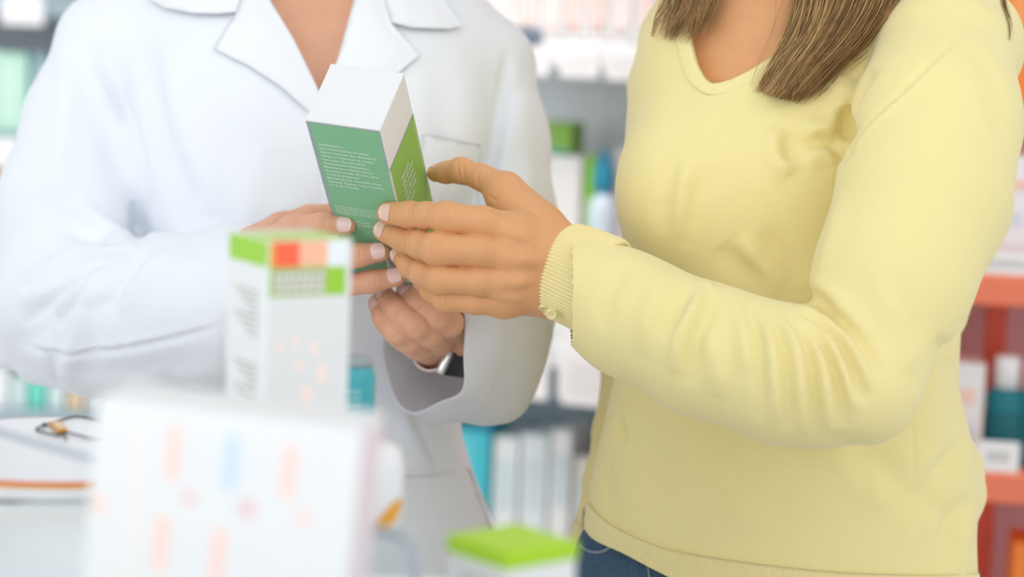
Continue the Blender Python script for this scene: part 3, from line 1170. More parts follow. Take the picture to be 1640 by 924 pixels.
# stitched raglan seam of the near shoulder
fo([(1362, 232), (1390, 195), (1440, 150), (1500, 92), (1556, 44), (1606, 40)], -.0020, .0022, n=8)
fo([(1368, 238), (1396, 201), (1446, 156), (1506, 98), (1560, 52)], .0016, .0026, n=8)
# upper arm
fo([(1395, 420), (1430, 490), (1456, 560), (1455, 600)], .0035, .010)
fo([(1410, 430), (1448, 500), (1475, 560)], -.0025, .010)
fo([(1345, 300), (1330, 380), (1302, 470)], .002, .010)
fo([(1545, 60), (1590, 130), (1600, 230)], -.002, .012)
# elbow
EL = [([(1292, 470), (1330, 500), (1378, 548), (1412, 610)], -.0042, .0042), ([(1284, 488), (1322, 515), (1366, 560), (1398, 625)], .0040, .0048),
      ([(1290, 500), (1335, 535), (1362, 580), (1386, 650)], -.0045, .0042), ([(1288, 510), (1328, 548), (1350, 595), (1370, 660)], .0038, .0046),
      ([(1280, 512), (1322, 560), (1342, 610), (1352, 690)], -.0042, .0042), ([(1270, 505), (1308, 560), (1322, 620), (1328, 695)], .0036, .0048),
      ([(1258, 500), (1292, 550), (1304, 620), (1306, 700)], -.0036, .0044), ([(1240, 498), (1272, 550), (1282, 620), (1284, 698)], .0032, .005),
      ([(1225, 497), (1252, 550), (1262, 620), (1262, 695)], -.0032, .0046), ([(1212, 492), (1234, 540), (1240, 600), (1242, 680)], .003, .0052),
      ([(1196, 490), (1214, 540), (1218, 610), (1216, 680)], -.0026, .005), ([(1180, 480), (1192, 540), (1196, 600)], .0022, .006),
      ([(1128, 458), (1108, 500), (1088, 540), (1078, 600)], .0042, .0062), ([(1145, 468), (1128, 510), (1112, 560), (1100, 620)], -.0032, .006),
      ([(1105, 455), (1085, 500), (1064, 545)], -.0028, .007), ([(1125, 520), (1145, 580), (1150, 640)], .0022, .007),
      ([(1060, 430), (1040, 500), (1030, 570)], .002, .009), ([(1000, 415), (975, 470), (960, 530)], -.0025, .007),
      ([(1290, 470), (1310, 480), (1335, 505)], -.005, .005), ([(1302, 455), (1330, 470), (1362, 505), (1390, 540)], .0030, .006)]
for px, a, wd in EL:
    fo(px, a * 1.5, wd)
sw.fold([(1125, 452), (1132, 456), (1138, 466)], .004, .004)
# belly and hip
fo([(1330, 690), (1400, 740), (1470, 800), (1530, 830)], -.0035, .012)
fo([(1300, 700), (1370, 760), (1440, 815)], .003, .014)
fo([(1460, 640), (1464, 740), (1476, 830), (1482, 924)], -.0016, .002, n=8)
fo([(1552, 700), (1500, 770), (1490, 830)], -.005, .011)
fo([(1565, 800), (1525, 835), (1515, 900)], -.006, .010)
fo([(1560, 830), (1540, 880), (1545, 930)], .004, .011)
fo([(985, 660), (992, 690), (1002, 706)], -.004, .006)
fo([(975, 720), (970, 780), (1000, 830)], -.003, .010)
fo([(1080, 640), (1060, 670), (1050, 720)], .002, .014)
fo([(1120, 730), (1180, 790), (1200, 860)], .0022, .018)
fo([(1500, 540), (1512, 560), (1525, 560)], -.004, .006)
VEE = [(1083, -70), (1098, 15), (1106, 58), (1116, 98), (1128, 123), (1140, 134), (1162, 131), (1200, 114), (1242, 86), (1292, 48), (1342, 0), (1385, -80)]
sw.cuts.append((PolyCut(VEE, 1.92), .002))
HEM_LO = [(880, 800), (925, 838), (938, 848), (956, 866), (1001, 887), (1050, 913), (1100, 935), (1200, 958), (1320, 968), (1600, 968)]
HEM_UP = [(944, 803), (958, 822), (985, 843), (1030, 865), (1080, 881), (1188, 899), (1337, 915), (1480, 920), (1566, 918)]
sw.cuts.append((PolyCut(HEM_LO + [(1700, 960), (1700, 1700), (880, 1700)], 1.94), .003))

cb = Model()
cb.add(Loft([(r[0], r[1] + 30, r[2] - 30, r[3] + .002, r[4] - .013) for r in C_ROWS], 1.88), 0)
cb.add(Cone(V3(1390, -70, 1.92), V3(1520, 75, 1.82), .040, .040), .04)
cb.add(Cone(V3(1210, -60, 1.93), V3(1090, 60, 1.96), .038, .020), .03)
cb.add(Ell(V3(1080, 310, 1.83), (.030, .042, .036)), .05)
cb.add(Ell(V3(1245, 310, 1.825), (.05, .048, .042)), .05)
cb.add(Cone(V3(1268, -70, 1.90), V3(1285, -290, 1.88), .058, .050), .06)
for pr, k in head_prims(V3(1275, -430, 1.86), .55):
    cb.add(pr, k)
cb.add(chain([(1515, 95, 1.77, 70), (1478, 310, 1.70, 80), (1372, 608, 1.65, 62), (1255, 598, 1.655, 60), (1010, 490, 1.71, 55)], .02), .02)
cb.add(chain([(1068, 70, 1.97, 34), (1050, 300, 2.0, 30), (1030, 480, 2.0, 26), (1004, 580, 2.0, 22), (988, 690, 1.99, 20), (970, 770, 1.98, 20), (948, 860, 1.96, 18), (925, 990, 1.93, 22), (910, 1090, 1.91, 26), (895, 1170, 1.90, 12)], .01), .01)

CI = [(828, 374, 1.722, 32), (772, 356, 1.711, 25), (714, 348, 1.711, 24.5), (682, 345, 1.722, 20.5), (656, 344, 1.734, 20.5), (622, 341, 1.746, 18.5)]
CMf = [(835, 415, 1.72, 32), (770, 402, 1.707, 25), (700, 399, 1.708, 26), (672, 392, 1.726, 21.5), (648, 384, 1.752, 21), (615, 369, 1.769, 18)]
CR = [(822, 452, 1.722, 30), (770, 450, 1.712, 23.5), (704, 447, 1.714, 23.5), (676, 437, 1.732, 20), (657, 426, 1.755, 18.5), (640, 409, 1.773, 15)]
CP = [(808, 480, 1.728, 26), (762, 482, 1.722, 20.5), (714, 478, 1.725, 20.5), (692, 464, 1.744, 18), (680, 450, 1.768, 16), (668, 430, 1.79, 14)]
CT = [(862, 362, 1.745, 38), (808, 304, 1.765, 27), (772, 284, 1.777, 20), (738, 273, 1.787, 20), (715, 276, 1.796, 16.5), (698, 277, 1.803, 14.5)]
ch = Model()
fl = dict(n=(0, 0, 1), flat=.72)
ch.add(Hand([Cone(V3(878, 398, 1.735), V3(828, 376, 1.724), .0175, .0155), Cone(V3(882, 428, 1.735), V3(834, 415, 1.722), .0185, .0155),
             Cone(V3(866, 452, 1.735), V3(822, 452, 1.724), .0170, .0145), Cone(V3(852, 466, 1.737), V3(808, 480, 1.73), .0150, .0125),
             Cone(V3(880, 390, 1.742), V3(812, 312, 1.765), .0165, .0125), Cone(V3(850, 365, 1.745), V3(806, 326, 1.76), .0145, .008),
             Cone(V3(878, 425, 1.737), V3(1010, 482, 1.71), .027, .028, **fl),
             Cone(V3(868, 460, 1.737), V3(900, 470, 1.735), .0130, .017)],
            [finger(q) for q in (CI, CMf, CR, CP, CT)], kp=.018, kf=.010), 0)
for px in ([(706, 327), (702, 347), (706, 368)], [(713, 325), (710, 347), (713, 370)], [(720, 327), (719, 347), (721, 369)],
           [(655, 326), (652, 343), (656, 362)], [(661, 326), (659, 343), (662, 362)],
           [(692, 378), (688, 398), (693, 420)], [(699, 376), (697, 398), (700, 422)], [(707, 376), (706, 398), (708, 422)],
           [(648, 366), (644, 383), (650, 400)], [(655, 368), (652, 385), (656, 402)],
           [(698, 428), (696, 447), (700, 466)], [(706, 428), (704, 447), (708, 468)], [(706, 470), (706, 482), (711, 495)], [(714, 470), (714, 482), (718, 496)],
           [(734, 256), (733, 272), (738, 290)], [(742, 256), (742, 272), (746, 292)], [(770, 266), (764, 284), (768, 302)], [(782, 312), (788, 318), (800, 322)]):
    crease(ch, px, -.00055, .0011)
for px in ([(860, 395), (835, 380), (822, 374)], [(872, 420), (845, 416), (828, 414)], [(862, 448), (838, 452), (818, 452)]):
    ch.fold(px, .0012, .005)
for px in ([(868, 408), (838, 397), (806, 390)], [(868, 435), (840, 434), (806, 430)], [(852, 462), (830, 468), (800, 466)]):
    ch.fold(px, -.0010, .004)
for px in ((826, 372), (832, 414), (820, 451), (808, 480)):
    ch.fold([(px[0] - 9, px[1]), px, (px[0] + 9, px[1])], .0014, .007, taper=False)

root_c = empty('person', floor_under(1260, 1.89))
tag(root_c, 'person on the right in a yellow V-neck sweater reaching for the green carton', 'person')
nail_kw = dict(wid=.80, back=.0085, fwd=.0022)
parts = [polygonise(cb, np.array([V3(880, 0, 1.95)[0], -.45, 1.55]), np.array([.50, .62, 2.1]), .004),
         polygonise(ch, np.array([V3(590, 0, 1.8)[0], V3(0, 525, 1.75)[1], 1.66]), np.array([V3(1030, 0, 1.74)[0], V3(0, 240, 1.8)[1], 1.86]), .0009)]
body_c = merge_meshes('body', parts, root_c, [M_SKIN_C])
for q, nn in ((CI, (-.35, .05, -1)), (CMf, (-.45, .15, -1)), (CR, (-.9, .3, -.5)), (CT, (-.1, 1, -.25))):
    nail(body_c, q[-1], q[-2], nn, [M_NAIL, M_NAILTIP], **nail_kw)

sw_o = model_obj('sweater', sw, np.array([V3(900, 0, 2.0)[0], V3(0, 985, 1.9)[1], 1.55]), np.array([V3(1660, 0, 2.0)[0], .42, 2.1]), .0024, root_c, [M_KNIT], smooth=2)
strip('hem_band', HEM_UP, HEM_LO[1:9] + [(1566, 968)], sw, sw_o, [M_RIB], off=.0022, thick=.003, nu=700, nv=10, ribs=175, amp=.00035)
vin = [(1083, -70), (1098, 15), (1106, 58), (1116, 98), (1128, 123), (1140, 134), (1162, 131), (1200, 114), (1242, 86), (1292, 48), (1342, 0), (1385, -80)]
vout = [(1060, -70), (1076, 18), (1084, 64), (1094, 106), (1108, 134), (1134, 152), (1168, 149), (1210, 131), (1256, 102), (1306, 64), (1360, 12), (1408, -80)]
strip('neckband', vin, vout, sw, sw_o, [M_RIB], off=.0020, thick=.003, nu=420, nv=8, ribs=105, amp=.0002)

# ribbed cuff
c0 = [(903, 352), (885, 366), (0, 0)]
A0, A1 = V3(882, 422, 1.735), V3(972, 462, 1.710)
axc = (A1 - A0) / np.linalg.norm(A1 - A0)
side = np.array([.37, .93, 0.0])
side -= axc * (side @ axc)
side /= np.linalg.norm(side)
dep = np.cross(axc, side)
if dep[2] > 0: dep = -dep
NA, NL = 640, 22
th = np.linspace(0, 2 * np.pi, NA, endpoint=False)
out = []
for j in range(NL):
    t = j / (NL - 1)
    rs = (.0365 + .0028 * t) * (1 + .02 * math.sin(math.pi * t))
    rd = (.0245 + .0075 * t)
    edge_ = -.0012 * (math.exp(-t / .05) + math.exp(-(1 - t) / .05))
    rr = .0006 * np.sin(th * 80) * (1 - .5 * math.exp(-t / .05)) + edge_
    c = A0 + axc * np.linalg.norm(A1 - A0) * t
    # the cuff mouth slants: far further along at the thumb side
    sl = .007 * (1 - t)
    out.append(c + (np.cos(th) * (rs + rr))[:, None] * side + (np.sin(th) * (rd + rr))[:, None] * dep + (np.cos(th) * sl)[:, None] * axc)
out = np.array(out)
cen = out.mean(1, keepdims=True)
dr = out - cen
dr /= np.linalg.norm(dr, axis=2)[..., None]
inn = out - dr * .0022
V = np.concatenate([out.reshape(-1, 3), inn.reshape(-1, 3)])
idx = np.arange(NL * NA).reshape(NL, NA)
nx = np.roll(idx, -1, 1)
q = np.stack([idx[:-1], nx[:-1], nx[1:], idx[1:]], -1).reshape(-1, 4)
n0 = NL * NA
Q = np.concatenate([q, q[:, ::-1] + n0, np.stack([nx[0], idx[0], idx[0] + n0, nx[0] + n0], 1), np.stack([idx[-1], nx[-1], nx[-1] + n0, idx[-1] + n0], 1)])
link('cuff', np_mesh('cuff', to_world(V), Q), sw_o, [M_RIB])
# placket tab and three pearl buttons under the cuff
for (px, py, d, tx) in ((872, 492, 1.715, .9), (884, 503, 1.700, .25), (922, 527, 1.712, .9)):
    bm = bmesh.new()
    add_lathe(bm, [(0, .0012), (.0022, .0012), (.0032, .0020), (.0042, .0018), (.0046, .0008), (.0042, -.0006), (0, -.0006)], 24)
    for k in range(4):
        an = math.pi / 4 + k * math.pi / 2
        add_lathe(bm, [(0, .0016), (.0005, .0016), (.0005, .0010)], 8, (.0012 * math.cos(an), .0012 * math.sin(an), 0), 1)
    ndir = Vector((np.array([-.15, -tx, -1 + tx * .6])) @ BASIS).normalized()
    MB = ndir.to_track_quat('Z', 'Y').to_matrix().to_4x4()
    MB.translation = P(px, py, d)
    bm_obj('button', bm, sw_o, [M_PEARL, M_RIB], M=MB)

# jeans
je = Model()
je.add(Loft([(790, 960, 1545, 1.90, .10), (850, 946, 1555, 1.90, .115), (930, 930, 1562, 1.90, .125), (1040, 918, 1570, 1.90, .13), (1120, 920, 1575, 1.90, .13)], 1.88), 0)
cx = P(1250, 900, 1.90).x
for sx in (-.095, .095):
    hip = to_view((cx + sx, 1.90, .82)); knee = to_view((cx + sx * 1.05, 1.88, .47)); ank = to_view((cx + sx * 1.1, 1.92, .10))
    je.add(Cone(hip, knee, .088, .062), .04)
    je.add(Cone(knee, ank, .062, .050), .03)
je.fold([(940, 850), (1000, 868), (1080, 895), (1200, 925)], -.003, .003)
je.fold([(930, 890), (960, 896), (990, 880), (998, 866)], -.002, .0025)
jo = model_obj('jeans', je, np.array([V3(900, 0, 2.1)[0], -1.36, 1.60]), np.array([.48, -.14, 2.20]), .005, root_c, [M_DENIM])
strip('stitching', [(928, 872), (948, 882), (968, 880), (984, 866), (988, 850)], [(928, 876), (948, 886), (970, 884), (987, 869), (992, 852)], je, jo, [M_THREAD], off=.001, thick=.001, nu=60, nv=4)
strip('stitching', [(1036, 905), (1040, 930)], [(1039, 905), (1043, 930)], je, jo, [M_THREAD], off=.001, thick=.001, nu=30, nv=4)
for sx in (-.095, .095):
    bm = bmesh.new()
    add_lathe(bm, [(0, 0), (.045, 0), (.048, .02), (.044, .05), (.040, .09), (0, .10)], 24, (0, 0, 0), 0, 1, 1)
    for v in bm.verts:
        if v.co.z < .06 and v.co.y < 0: v.co.y *= 3.2
    bm_obj('shoe', bm, root_c, [mat('white_leather', (.8, .8, .8), .5)], smooth=True, M=Matrix.Translation((cx + sx * 1.1, 1.92, 0)))

# hair: strands hanging in two locks over the chest, from the scalp down
def hair_mesh(name, parent, specs, mats):
    V, Q, MI = [], [], []
    n = 0
    for A, Bc, N, lay, spread, r0, lo_m in specs:
        a, b = catmull(A, 8), catmull(Bc, 8)
        k = len(a)
        surf = []
        grid = np.stack([a + (b - a) * t for t in np.linspace(0, 1, 9)])
        tr = sw.trace(grid.reshape(-1, 2), z0=1.55).reshape(9, k, 3)
        z = tr[..., 2]
        med = np.nanmedian(z)
        z = np.where(np.isnan(z), 1.86, z)
        grid_z = np.clip(z, None, 1.86)
        NC = max(5, N // 55)
        c_s = (np.arange(NC) + RNG.random(NC)) / NC
        c_off = RNG.normal(0, 1, NC)
        c_len = np.clip(RNG.normal(.06, .10, NC), 0, .3)
        c_ly = RNG.random(NC)
        c_ph = RNG.random(NC) * 6.28
        c_col = RNG.random(NC)
        tk = np.linspace(0, 1, k)
        for i in range(N):
            ci = RNG.integers(NC)
            stray = RNG.random() < .10
            s = c_s[ci] + RNG.normal(0, .035 if not stray else .10)
            fan = RNG.normal(0, spread) * (2.2 if stray else 1)
            s2 = s + (c_off[ci] * spread * .9 + fan * .5) * tk ** 2 + .018 * np.sin(tk * 9 + c_ph[ci]) + fan * .7 * tk ** 5
            # strands draw together towards the tip of their clump
            s2 = np.clip(s2 + (c_s[ci] - s) * .35 * tk ** 1.5, -.25, 1.25)
            px = a + (b - a) * s2[:, None]
            wob = catmull(RNG.normal(0, 1.3 if not stray else 4.0, (5, 2)), 40)
            px = px + np.stack([np.interp(tk, np.linspace(0, 1, len(wob)), wob[:, c]) for c in range(2)], 1)
            f = np.clip(s2, 0, 1) * 8
            i0 = np.minimum(f.astype(int), 7)
            zz = grid_z[i0, np.arange(k)] * (1 - (f - i0)) + grid_z[i0 + 1, np.arange(k)] * (f - i0)
            ly = np.clip(c_ly[ci] * .7 + RNG.random() * .3 + (.15 if stray else 0), 0, 1.1)
            crown = math.sin(math.pi * np.clip(s, 0, 1)) ** .6
            zz = zz - (.003 + lay * ly * crown * (1 - .55 * np.linspace(0, 1, k) ** 3))
            cut = k - int((c_len[ci] + abs(RNG.normal(0, .07))) * k)
            cut = max(6, cut)
            pts = np.stack([(px[:, 0] - 820) / F * zz, (462 - px[:, 1]) / F * zz, zz], 1)[:cut]
            rr = r0 * (.7 + .6 * RNG.random()) * np.linspace(1, .12, cut) ** .7
            t = np.gradient(pts, axis=0)
            t /= np.linalg.norm(t, axis=1)[:, None] + 1e-12
            x = np.cross(t, [0.1, .2, 1.0])
            x /= np.linalg.norm(x, axis=1)[:, None] + 1e-12
            y = np.cross(t, x)
            ring = np.stack([pts + rr[:, None] * (x * math.cos(2 * math.pi * q_ / 3) + y * math.sin(2 * math.pi * q_ / 3)) for q_ in range(3)], 1)
            V.append(ring.reshape(-1, 3))
            idx = n + np.arange(cut * 3).reshape(cut, 3)
            nx = np.roll(idx, -1, 1)
            qd = np.stack([idx[:-1], nx[:-1], nx[1:], idx[1:]], -1).reshape(-1, 4)
            Q.append(qd)
            mi = RNG.choice(3, p=lo_m) if RNG.random() < .6 else (0 if c_col[ci] < .5 else (2 if c_col[ci] > .72 else 1))
            MI.append(np.full(len(qd), mi))
            n += cut * 3
    me = np_mesh(name, to_world(np.concatenate(V)), np.concatenate(Q), matidx=np.concatenate(MI))
    return link(name, me, parent, mats)


LA = [(1290, -420), (1292, -250), (1288, -110), (1276, -10), (1264, 50), (1243, 98), (1226, 136), (1220, 152)]
LB = [(1420, -420), (1445, -250), (1455, -110), (1440, -10), (1394, 58), (1335, 112), (1298, 146), (1276, 164)]
LA2 = [(1190, -420), (1110, -260), (1085, -140), (1080, -60), (1076, 0), (1066, 32), (1058, 62)]
LB2 = [(1230, -420), (1180, -260), (1165, -140), (1160, -60), (1150, 0), (1134, 36), (1112, 74)]
hair = hair_mesh('hair', root_c, [(LA, LB, 2300, .030, .10, .00042, (.56, .26, .18)), (LA2, LB2, 900, .018, .14, .00040, (.56, .28, .16)),
                                  ([(1400, -300), (1480, -150), (1590, -40), (1604, 5), (1614, 40), (1616, 70)], [(1405, -300), (1490, -150), (1600, -40), (1612, 5), (1620, 40), (1620, 76)], 26, .004, .1, .0004, (.6, .3, .1))],
                 [M_HAIR, M_HAIRD, M_HAIRB])
cap = Model()
hc = V3(1275, -430, 1.86)
cap.add(Ell(hc + np.array([.0, .03, .02]), (.085, .100, .098)), 0)
cap.add(Ell(hc + np.array([.0, -.04, .05]), (.085, .12, .07)), .03)
cap.cuts.append((CutPrim(Ell(hc + np.array([-.055, -.05, -.085]), (.072, .105, .085))), .01))
model_obj('scalp_hair', cap, hc - .25, hc + .25, .004, hair, [M_HAIR])

face(body_p, V3(500, -430, 2.03), .1)
face(body_c, V3(1275, -430, 1.86), .55)


# ================================================================== the room
def ray(px, py):
    return np.array([(px - 820) / F, (462 - py) / F, 1.0]) @ BASIS


def on_z(px, py, z):
    r = ray(px, py)
    return Vector(CAM + r * ((z - CAM[2]) / r[2]))


def flat(name, c, s, m, kind='structure', label=None):
    bm = bmesh.new()
    add_box(bm, (0, 0, 0), s)
    o = bm_obj(name, bm, None, [m])
    o.location = c
    tag(o, label, None, None, kind)
    return o


M_FLOOR = mat('pale_floor_tiles', srgb(240, 239, 236), .45, vary=(3, .06))
M_WALL = mat('pale_wall', srgb(214, 216, 216), .9, vary=(2, .02))
flat('floor', (0, 2.0, -.05), (7.0, 8.0, .1), M_FLOOR)
flat('wall_back', (0, 5.05, 1.4), (7.0, .1, 2.8), M_WALL)

M_COUNTER = mat('white_laminate', srgb(240, 242, 243), .35, spec=.4)
M_CTOP = mat('pale_glass_top', srgb(222, 230, 231), .25, spec=.5)
CZ = 1.03
cn = empty('counter', (-.5, 1.2, 0))
tag(cn, 'white shop counter with pale glassy top along the front', 'counter')


def prism(name, pts, z0, z1, m, parent, bev=.003):
    bm = bmesh.new()
    vs = [bm.verts.new((x, y, z0)) for x, y in pts]
    f = bm.faces.new(vs)
    r = bmesh.ops.extrude_face_region(bm, geom=[f])
    bmesh.ops.translate(bm, vec=(0, 0, z1 - z0), verts=[v for v in r['geom'] if isinstance(v, bmesh.types.BMVert)])
    bmesh.ops.bevel(bm, geom=list(bm.edges), offset=bev, segments=2, affect='EDGES')
    return bm_obj(name, bm, parent, [m])


LSH = [(-1.5, .55), (.36, .55), (.36, 1.17), (-.075, 1.17), (-.14, 1.55), (-1.5, 1.55)]
inset = [(-1.46, .60), (.33, .60), (.33, 1.13), (-.11, 1.13), (-.18, 1.51), (-1.46, 1.51)]
prism('cabinet', inset, 0.0, CZ - .035, M_COUNTER, cn)
prism('worktop', LSH, CZ - .035, CZ, M_COUNTER, cn)
e0, e1 = on_z(-60, 822, CZ), on_z(240, 785, CZ)
prism('glass_top', [(-1.40, .58), (.32, .58), (.32, 1.10), (-.13, 1.10), (e1.x, e1.y), (e0.x, e0.y), (-1.40, e0.y)], CZ, CZ + .002, M_CTOP, cn, .0005)

# ------------------------------------------------------------------ things on the counter
M_ORANGE = mat('orange_print', srgb(255, 108, 72), .5)
M_SALMON = mat('salmon_print', srgb(253, 190, 158), .5)
M_LIME = mat('lime_print', srgb(158, 208, 62), .45)
M_GREYP = mat('grey_print', srgb(170, 172, 165), .6)
M_DARKP = mat('dark_print', srgb(90, 95, 85), .6)
M_PINKP = mat('pale_pink_print', srgb(250, 212, 201), .55)
M_BLUEP = mat('pale_blue_print', srgb(196, 219, 238), .55)
M_LILACP = mat('lilac_print', srgb(222, 214, 226), .55)
M_ROSEP = mat('rose_print', srgb(240, 190, 190), .55)
M_PEACH = mat('peach_print', srgb(253, 232, 222), .55)
M_AMBER = mat('amber_rim', srgb(238, 168, 45), .4)
M_RED_RIM = mat('red_rim', srgb(222, 110, 50), .4)
M_PORC = mat('white_porcelain', srgb(240, 240, 242), .3)
M_BLACK = mat('black_cord', srgb(62, 66, 70), .6)
M_ACRYL = mat('clear_acrylic', (.90, .95, .97), .04, trans=.95, ior=1.3)
M_ACEDGE = mat('acrylic_edge', srgb(176, 186, 192), .3)
M_TEAL = mat('teal_plastic', srgb(70, 168, 178), .3)
M_TEALL = mat('pale_teal_print', srgb(150, 208, 212), .4)
M_GREYCAP = mat('grey_cap', srgb(150, 160, 165), .35)


def oriented(loc, rz, lean=0.0):
    return Matrix.Translation(Vector(loc)) @ Matrix.Rotation(rz, 4, 'Z') @ Matrix.Rotation(lean, 4, 'Y')


def decal(bm, x0, x1, z0, z1, y, mi, axis='Y', t=.0003, slant=0.0):
    """a printed area on the front (axis Y) or left side (axis X) of a carton, a hair thicker than the card"""
    if axis == 'Y':
        vs = add_box(bm, ((x0 + x1) / 2, y, (z0 + z1) / 2), (abs(x1 - x0), t, abs(z1 - z0)), 0, mi)
    else:
        vs = add_box(bm, (y, (x0 + x1) / 2, (z0 + z1) / 2), (t, abs(x1 - x0), abs(z1 - z0)), 0, mi)
    return vs


# the near white carton with pastel stripes
big_c = on_z(410, 1040, CZ)
Wb, Db = .1235, .050
bc = P(130, 648, 1.02)
Hb = bc.z - CZ - .004
psi = math.radians(-8)
ax = Vector((math.cos(psi), math.sin(psi), 0))
ay = Vector((-math.sin(psi), math.cos(psi), 0))
loc = Vector((bc.x, bc.y, CZ + .0045)) + ax * (Wb / 2) + ay * (Db / 2)
big = empty('carton', loc)
tag(big, 'large white carton with pale pink and blue stripes nearest the camera', 'box')
MB = Matrix.Translation(loc) @ Matrix.Rotation(psi, 4, 'Z') @ Matrix.Rotation(math.radians(3.6), 4, 'Y')
bm = bmesh.new()
add_box(bm, (0, 0, Hb / 2), (Wb, Db, Hb), .0012, 0)
yf = -Db / 2 - .0001
for (u, v0, v1, w_, mi) in ((.035, .009, .034, .0056, 1), (.062, .010, .035, .0056, 2), (.089, .011, .035, .0056, 1),
                            (.0325, .051, .076, .0060, 1), (.0595, .053, .077, .0060, 1)):
    decal(bm, -Wb / 2 + u, -Wb / 2 + u + w_, Hb - v0, Hb - v1, yf, mi)
for (u, v, w_, h_, mi) in ((.044, .039, .006, .004, 4), (.069, .038, .004, .007, 3), (.073, .038, .004, .008, 4), (.097, .041, .007, .004, 1),
                           (.043, .083, .007, .004, 1), (.071, .083, .007, .005, 3)):
    decal(bm, -Wb / 2 + u, -Wb / 2 + u + w_, Hb - v, Hb - v - h_, yf, mi)
for k in range(9):
    for u0 in (.044, .071, .098):
        decal(bm, -Wb / 2 + u0, -Wb / 2 + u0 + .012 + .003 * ((k * 7) % 3), Hb - .012 - k * .0026, Hb - .0128 - k * .0026, yf, 6)
    for u0 in (.042, .069):
        decal(bm, -Wb / 2 + u0, -Wb / 2 + u0 + .012 + .003 * ((k * 5) % 3), Hb - .053 - k * .0026, Hb - .0538 - k * .0026, yf, 6)
decal(bm, -Wb / 2 + .021, -Wb / 2 + .0225, .004, Hb - .01, yf, 7)
decal(bm, -Wb / 2 + .002, -Wb / 2 + .008, Hb - .052, Hb - .046, yf, 1)
decal(bm, -Db / 2 + .001, Db / 2 - .001, .002, Hb - .002, Wb / 2 + .0001, 5, 'X')
bm_obj('box_body', bm, big, [M_CARD, M_PINKP, M_BLUEP, M_LILACP, M_ROSEP, mat('mauve_edge', srgb(240, 222, 230), .5), mat('faint_grey_print', srgb(232, 232, 238), .5), M_PEACH], M=MB)
bm = bmesh.new()
add_box(bm, (0, -Db / 2 + .006, Hb + .0003), (Wb - .004, .010, .0006), 0, 0)
bm_obj('tuck_flap', bm, big, [M_CARD], M=MB)

# the tall lime banded box behind it
Wt, Dt = .0525, .0525
psi = math.radians(32)
tcn = P(431, 386, 1.25)
Ht = tcn.z - CZ - .002
ax = Vector((math.cos(psi), math.sin(psi), 0))
ay = Vector((-math.sin(psi), math.cos(psi), 0))
loc = Vector((tcn.x, tcn.y, CZ + .002)) + ax * (Wt / 2) + ay * (Dt / 2)
tall = empty('carton', loc)
tag(tall, 'tall narrow white box with lime, orange and salmon squares round its top', 'box')
MT = Matrix.Translation(loc) @ Matrix.Rotation(psi, 4, 'Z')
bm = bmesh.new()
add_box(bm, (0, 0, Ht / 2), (Wt, Dt, Ht), .0008, 0)
yf, xf = -Dt / 2 - .0001, -Wt / 2 - .0001
h0 = -Wt / 2
decal(bm, h0 + .0008, h0 + .0036, Ht - .0150, Ht - .0006, yf, 7)
decal(bm, h0 + .0036, h0 + .0190, Ht - .0150, Ht - .0006, yf, 1)
decal(bm, h0 + .0190, h0 + .0368, Ht - .0150, Ht - .0006, yf, 2)
decal(bm, h0 + .0368, h0 + .0486, Ht - .0150, Ht - .0006, yf, 8)
decal(bm, h0 + .0008, h0 + .0486, Ht - .0315, Ht - .0152, yf, 3)
decal(bm, h0 + .0022, h0 + .0355, Ht - .0305, Ht - .0165, yf - .0002, 10)
for k in range(3):
    xx = h0 + .0035
    while xx < h0 + .033:
        ww = random.uniform(.0022, .0042)
        decal(bm, xx, xx + ww, Ht - .0185 - k * .0042, Ht - .0210 - k * .0042, yf - .0004, 9)
        xx += ww + .0012
for (u, v, r) in ((.030, .062, .004), (.035, .076, .005), (.026, .09, .006), (.031, .105, .007), (.020, .072, .003), (.042, .11, .004), (.006, .11, .004), (.008, .06, .003), (.018, .058, .003)):
    decal(bm, h0 + u - r * .6, h0 + u + r * .6, Ht - v - r, Ht - v + r, yf, 6)
decal(bm, -Dt / 2 + .0008, Dt / 2 - .0008, Ht - .0150, Ht - .0006, xf, 3, 'X')
for k in range(20):
    if k in (8, 9, 10, 11): continue
    decal(bm, -Dt / 2 + .012, Dt / 2 - .010 - .006 * ((k * 5) % 4), Ht - .030 - k * .0035, Ht - .0312 - k * .0035, xf, 4, 'X')
decal(bm, -Dt / 2 + .0004, -Dt / 2 + .0034, .002, Ht - .016, xf, 8, 'X')
bm_obj('box_body', bm, tall, [M_CARD, M_ORANGE, M_SALMON, M_LIME, M_GREYP, M_DARKP, M_PEACH, M_AMBER, mat('ice_print', srgb(238, 244, 248), .5),
                             mat('white_print', srgb(232, 232, 226), .5), mat('sage_print', srgb(176, 178, 150), .5)], M=MT)
bm = bmesh.new()
add_box(bm, (0, -Dt * .12, Ht + .0004), (Wt - .002, Dt * .74, .0008), 0, 0)
add_box(bm, (0, Dt * .42, Ht + .0003), (Wt - .002, Dt * .14, .0006), 0, 1)
bm_obj('top_flap', bm, tall, [mat('pale_lime_print', srgb(196, 216, 130), .5), M_CARD], M=MT)

